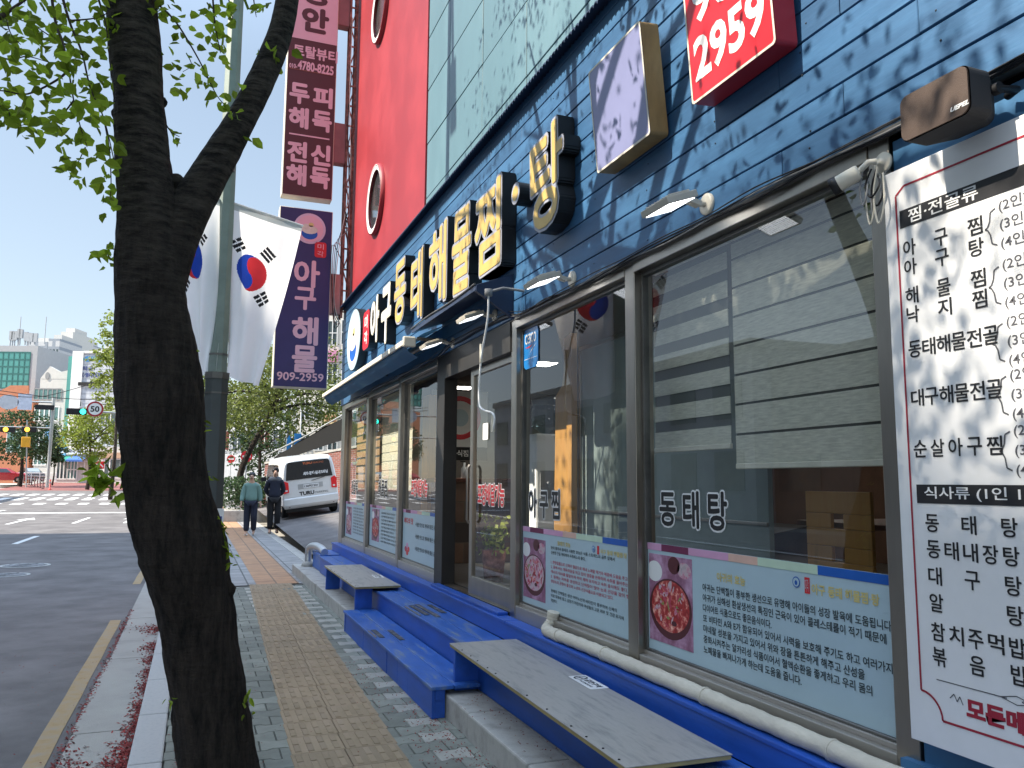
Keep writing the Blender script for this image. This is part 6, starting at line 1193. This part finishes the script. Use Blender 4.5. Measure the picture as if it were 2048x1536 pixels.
# ================================================================ FAR BUILDINGS
def shell(label, px0, px1, pt, Y, wallm, back=None, base=None, name='building', cat='building', turn=-20):
    x0, x1 = on_y(px0, 961, Y).x, on_y(px1, 961, Y).x; z1 = on_y((px0+px1)/2, pt, Y).z; z0 = gz(Y)-.3 if base is None else base; dp = back or 12
    t = thing(name, label, cat, ((x0+x1)/2, Y, z0)); mb = MB(t.location); mb.box(x0, x1, Y, Y+dp, z0, z1); mb.build('wall', wallm, t); t.rotation_euler[2] = R(turn); return t, x0, x1, z0, z1, Y
def win(t, Y, px0, py0, px1, py1, m, cols=1, rows=1, bar=.06, frame=M_['whitematte'], name='window'):
    a, b = on_y(px0, py0, Y), on_y(px1, py1, Y); x0, x1, z1, z0 = a.x, b.x, a.z, b.z
    mb = MB(t.location); mb.box(x0, x1, Y-.03, Y-.004, z0, z1); w_ = mb.build(name, m, t)
    mb = MB(t.location)
    for i in range(cols+1): xx = x0+(x1-x0)*i/cols; mb.box(xx-bar/2, xx+bar/2, Y-.06, Y-.031, z0, z1)
    for j in range(rows+1): zz = z0+(z1-z0)*j/rows; mb.box(x0-bar/2, x1+bar/2, Y-.064, Y-.0605, zz-bar/2, zz+bar/2)
    if frame: mb.build('frame', frame, w_)
    return w_
def sign(t, Y, px0, py0, px1, py1, m, text=None, tm=None, name='shop_sign', h=.6):
    a, b = on_y(px0, py0, Y), on_y(px1, py1, Y); mb = MB(t.location); mb.box(a.x, b.x, Y-.18, Y-.005, b.z, a.z, 0)
    if text: mb.text(text, ((a.x+b.x)/2, Y-.19, b.z+(a.z-b.z)*(1-h)/2), FRONT, h=(a.z-b.z)*h, wmax=abs(b.x-a.x)*.9, bold=.03, anchor='c', mi=1)
    mb.build(name, [m, tm or M_['white']], t)
tealg = mat('teal_glass', (.07, .26, .235), .15, var=.15, scale=.3, spec=.7); greyw = mat('grey_wall', (.33, .345, .36), .7, var=.06); slat = brick('slat_wall', (.50, .53, .57), (.46, .49, .54), (.25, .28, .33), 6, .55, .035, .6, 'XZ', 0); whitew = mat('white_wall', (.56, .545, .51), .7, var=.06); orangew = mat('orange_wall', (.44, .17, .09), .7, var=.1); dglass = mat('dark_glass', (.06, .085, .09), .15, var=.2, scale=.5, spec=.7); gglass = mat('green_glass', (.10, .2, .19), .15, var=.2, spec=.7)
t, *_ = shell('teal glass office block with a grey side wall and roof antennas at the left edge', -60, 62, 690, 112, greyw, 15); win(t, 112, -58, 700, 61, 778, tealg, 10, 5, .12, mat('mullion_teal', (.03, .13, .12), .4), 'curtain_wall')
mb = MB(t.location)
for px, h in ((4, 22), (9, 20), (14, 21), (22, 25), (26, 24), (38, 18), (44, 16), (50, 15), (60, 14)):
    a = on_y(px, 690, 114); mb.tube([a, a+Vector((0, 0, h*.075))], .09, 6); mb.obox(a+Vector((.1, 0, h*.06)), (.22, 0, 0), (0, .15, 0), (0, 0, .55))
a = on_y(24, 690, 114); mb.tube([a, a+Vector((0, 0, 3.6))], .05, 6); a = on_y(82, 690, 114); mb.tube([a, a+Vector((0, 0, 3.4))], .05, 6); mb.build('antenna', greyw, t)
t, *_ = shell('orange rendered low building below the teal block', -70, 62, 790, 104, orangew, 6); mb = MB(t.location); a, b, c, e = on_y(-20, 790, 104.2), on_y(22, 773, 104.2), on_y(62, 773, 104.2), on_y(62, 791, 104.2); mb.prism([(a.x-t.location.x, 0), (e.x-t.location.x, 0), (c.x-t.location.x, c.z-a.z), (b.x-t.location.x, c.z-a.z)], FRONT, (t.location.x, 104.3, a.z), .25); mb.build('gable', orangew, t)
win(t, 104, 62-45, 860, 56, 905, gglass, 4, 1)
GBY = 102; t, x0, x1, z0, z1, _ = shell('white gabled hall with a round vent and a strip of windows', 61, 131, 757, GBY, whitew, 14); mb = MB(t.location); ap = on_y(99, 732, GBY); l_, r_ = on_y(61, 757, GBY), on_y(131, 741, GBY)
mb.prism([(x0-ap.x, 0), (x1-ap.x, 0), (x1-ap.x, r_.z-l_.z), (x1-ap.x-1.2, r_.z-l_.z-.3), (0, ap.z-z1), (x0-ap.x, .05)], FRONT, (ap.x, GBY+.4, z1), .42); mb.build('gable', whitew, t); mb = MB(t.location); c = on_y(93, 751, GBY); mb.prism(ell(.22, .42, 20), FRONT, (c.x, GBY-.03, c.z), .05); mb.build('vent', M_['grey'], t)
win(t, GBY, 64, 776, 124, 800, gglass, 6, 1, .12, M_['grey']); win(t, GBY, 66, 812, 118, 842, gglass, 5, 1, .12); win(t, GBY, 68, 862, 90, 930, gglass, 3, 3, .12); win(t, GBY, 106, 865, 124, 892, dglass, 2, 1, .1)
sign(t, GBY, 93, 850, 104, 893, mat('banner_blue', (.16, .36, .62), .6)); 
SLY = 99; t, x0, x1, z0, z1, _ = shell('grey slatted office building with white corner fins and a round teal logo sign', 144, 262, 706, SLY, slat, 12)
mb = MB(t.location); a = on_y(138, 705, SLY); mb.box(a.x, x0-.01, SLY-.15, SLY+.6, gz(SLY), z1+.2); mb.box(x0, x1, SLY-.12, SLY+12, z1+.002, z1+.25); mb.build('fin', M_['whitematte'], t)
mb = MB(t.location); b = on_y(130, 708, SLY+2); mb.box(b.x, a.x-.01, SLY+.3, SLY+3, gz(SLY), z1-.3); mb.build('glazed_corner', tealg, t)
q = on_y(155, 715, SLY); mb = MB(t.location); mb.prism(ell(.38, .34, 20), FRONT, (q.x, SLY-.05, q.z), .06, 0); mb.text('한의원', (q.x+.5, SLY-.08, q.z-.3), FRONT, h=.62, w=1.8, bold=.05, mi=1); q2 = on_y(147, 752, SLY); mb.text('수학·영어전문학원', (q2.x, SLY-.05, q2.z), FRONT, h=.55, w=3.2, bold=.05, mi=2); mb.text('학원', (q2.x+.5, SLY-.05, q2.z+.75), FRONT, h=.5, w=1.2, bold=.02, mi=2); mb.build('lettering', [mat('logo_teal', (.02, .4, .32), .5), mat('text_blue', (.02, .22, .5), .5), mat('text_navy', (.04, .06, .2), .5)], t)
sign(t, SLY, 151, 762, 200, 771, M_['blackmat']); win(t, SLY, 146, 800, 158, 812, dglass, 2, 1, .08); win(t, SLY, 200, 820, 245, 850, dglass, 4, 1, .1)
SHY = 97.5; t, *_ = shell('row of cream shop fronts under green and blue awnings at the junction', 103, 260, 893, SHY, whitew, 1.2, name='shop_row')
win(t, SHY, 106, 922, 128, 958, dglass, 3, 1, .12); win(t, SHY, 131, 920, 150, 958, gglass, 3, 2, .12); win(t, SHY, 168, 922, 190, 958, mat('shop_cream', (.55, .5, .4), .6), 2, 1, .1); win(t, SHY, 212, 918, 245, 956, dglass, 3, 1, .12)
sign(t, SHY, 108, 893, 126, 911, mat('sign_skyblue', (.16, .42, .68), .5), '치과'); sign(t, SHY, 129, 896, 178, 909, M_['white'], '약국 세탁소', M_['navy']); sign(t, SHY, 205, 905, 250, 917, mat('sign_tan', (.45, .3, .2), .5))
for px0, px1, m in ((105, 139, mat('awning_green', (.02, .22, .16), .6)), (140, 177, mat('awning_blue', (.05, .14, .42), .6))):
    a, b = on_y(px0, 911, SHY), on_y(px1, 920, SHY); mb = MB(t.location); V = [(a.x, SHY-.01, a.z), (b.x, SHY-.01, a.z), (b.x, SHY-1.3, b.z), (a.x, SHY-1.3, b.z), (a.x, SHY-1.3, b.z-.2), (b.x, SHY-1.3, b.z-.2)]; mb.add(V, [(0, 1, 2, 3), (3, 2, 5, 4)]); mb.build('awning', m, t)
aw_ = brick('tower_wall', (.46, .47, .48), (.43, .44, .46), (.24, .27, .31), 3.2, 2.8, .55, .8, 'XZ', 0); aw2 = mat('tower_plain', (.52, .515, .49), .8)
for px0, px1, pt, Y, m, lb in ((98, 126, 662, 300, aw2, 'tall pale apartment tower with a rounded blank end wall far behind'), (124, 153, 684, 330, aw_, 'grey windowed apartment tower right of the blank one'), (74, 100, 676, 290, aw_, 'apartment slab left of the blank tower behind the antennas'), (182, 204, 697, 320, aw2, 'low edge of a distant tower above the slatted building'), (28, 76, 682, 310, aw_, 'distant pale apartment block behind the roof antennas')):
    t, x0, x1, z0, z1, _ = shell(lb, px0, px1, pt, Y, m, 14, 1, name='apartment_tower')
    mb = MB(t.location); mb.box(x0+.5, x1-.5, Y+2, Y+10, z1+.01, z1+1.6); mb.build('roof_house', aw2, t)
    for j in range(5):
        for i in range(3): 
            xx = x0+(x1-x0)*(.15+.3*i); zz = z1-4-j*5
            if m is aw_: mb = MB(t.location); mb.box(xx, xx+(x1-x0)*.16, Y-.1, Y-.01, zz-1.3, zz+.6); mb.build('window', dglass, t)
# pale buildings up the side street
WBY = 48; t, *_ = shell('cream walk-up building with shop signs behind the big street tree', 588, 760, 600, WBY, mat('cream_wall', (.70, .66, .58), .7, var=.06), 14, 0)
for r, (p0, p1) in enumerate(((640, 690), (726, 770), (800, 838), (868, 900))):
    for c in range(5):
        if r < 4: win(t, WBY, 600+c*28, p0, 618+c*28, p1, dglass, 2, 2, .05)
sign(t, WBY, 653, 700, 676, 724, mat('sign_pink', (.6, .25, .4), .5)); sign(t, WBY, 649, 826, 674, 848, mat('sign_cream', (.70, .55, .32), .5), '꽃집', mat('brown_text', (.3, .12, .05), .5)); sign(t, WBY, 662, 850, 684, 864, M_['redpaint'], '학원'); sign(t, WBY, 655, 772, 690, 790, mat('sign_green', (.4, .5, .2), .5))
BY2 = 74; t, *_ = shell('long white building seen through the tree crown', 400, 610, 790, BY2, mat('white_wall2', (.66, .66, .66), .7, var=.1), 10, 0)
for c in range(7): win(t, BY2, 408+c*28, 810, 426+c*28, 835, dglass, 2, 1, .08); win(t, BY2, 408+c*28, 860, 428+c*28, 900, mat('shop_dark%d' % c, [(.08, .08, .09), (.2, .06, .05), (.1, .12, .14)][c % 3], .4), 2, 1, .08)
# opposite side of the street: reflected low shops, and tall slabs added for shade
def block(label, x0, x1, y0, y1, h, wallm, rows, ncol):
    t = thing('building', label, 'building', ((x0+x1)/2, (y0+y1)/2, 0)); mb = MB(t.location); mb.box(x0, x1, y0, y1, -.3, h); mb.build('wall', wallm, t)
    mb = MB(t.location); mb.box(x0-.1, x1+.15, y0-.15, y1+.15, h+.002, h+.4); mb.build('parapet', M_['concrete'], t)
    mb = MB(t.location)
    for r in range(rows):
        z = 1.2+r*(h-1)/rows
        for c in range(ncol): yy = y0+(y1-y0)*(c+.2)/ncol; mb.box(x1+.005, x1+.05, yy, yy+(y1-y0)*.6/ncol, z, z+(h-1)/rows*.55)
    mb.build('window', dglass, t); return t
block('unseen tall beige slab added far across the road to shade the street', -58, -42, -45, 31, 45.3, mat('beige', (.36, .33, .29), .8, var=.1), 14, 24)  # out-of-view sun blocker added for the road, pavement and benches
block('unseen taller beige block added against the far slab to shade the windows', -49, -41.9, 5.2, 8.4, 46.4, mat('beige3', (.33, .30, .27), .8, var=.1), 14, 1)  # taller step added to keep sun off the near windows
block('beige two storey shops across the road, mirrored low in the right window', -30, -19, 4, 29.5, 6.6, mat('beige2', (.17, .155, .135), .8, var=.1), 2, 6)
block('low grey shops across the road, mirrored in the far windows', -30, -18, 29, 62, 7.5, greyw, 2, 9)
# overhead wire near the junction
t = thing('overhead_wire', 'thin black wires strung across the junction', 'wire', (-10, 70, 9)); mb = MB(t.location)
for pa, pb, pc in (((-10, 780), (130, 797), (260, 799)), ((-10, 787), (90, 792), (244, 748))): mb.tube(spline([on_y(*pa, 66), on_y(*pb, 66), on_y(*pc, 66)], 8), .025, 5)
mb.build('wire', M_['blackmat'], t)
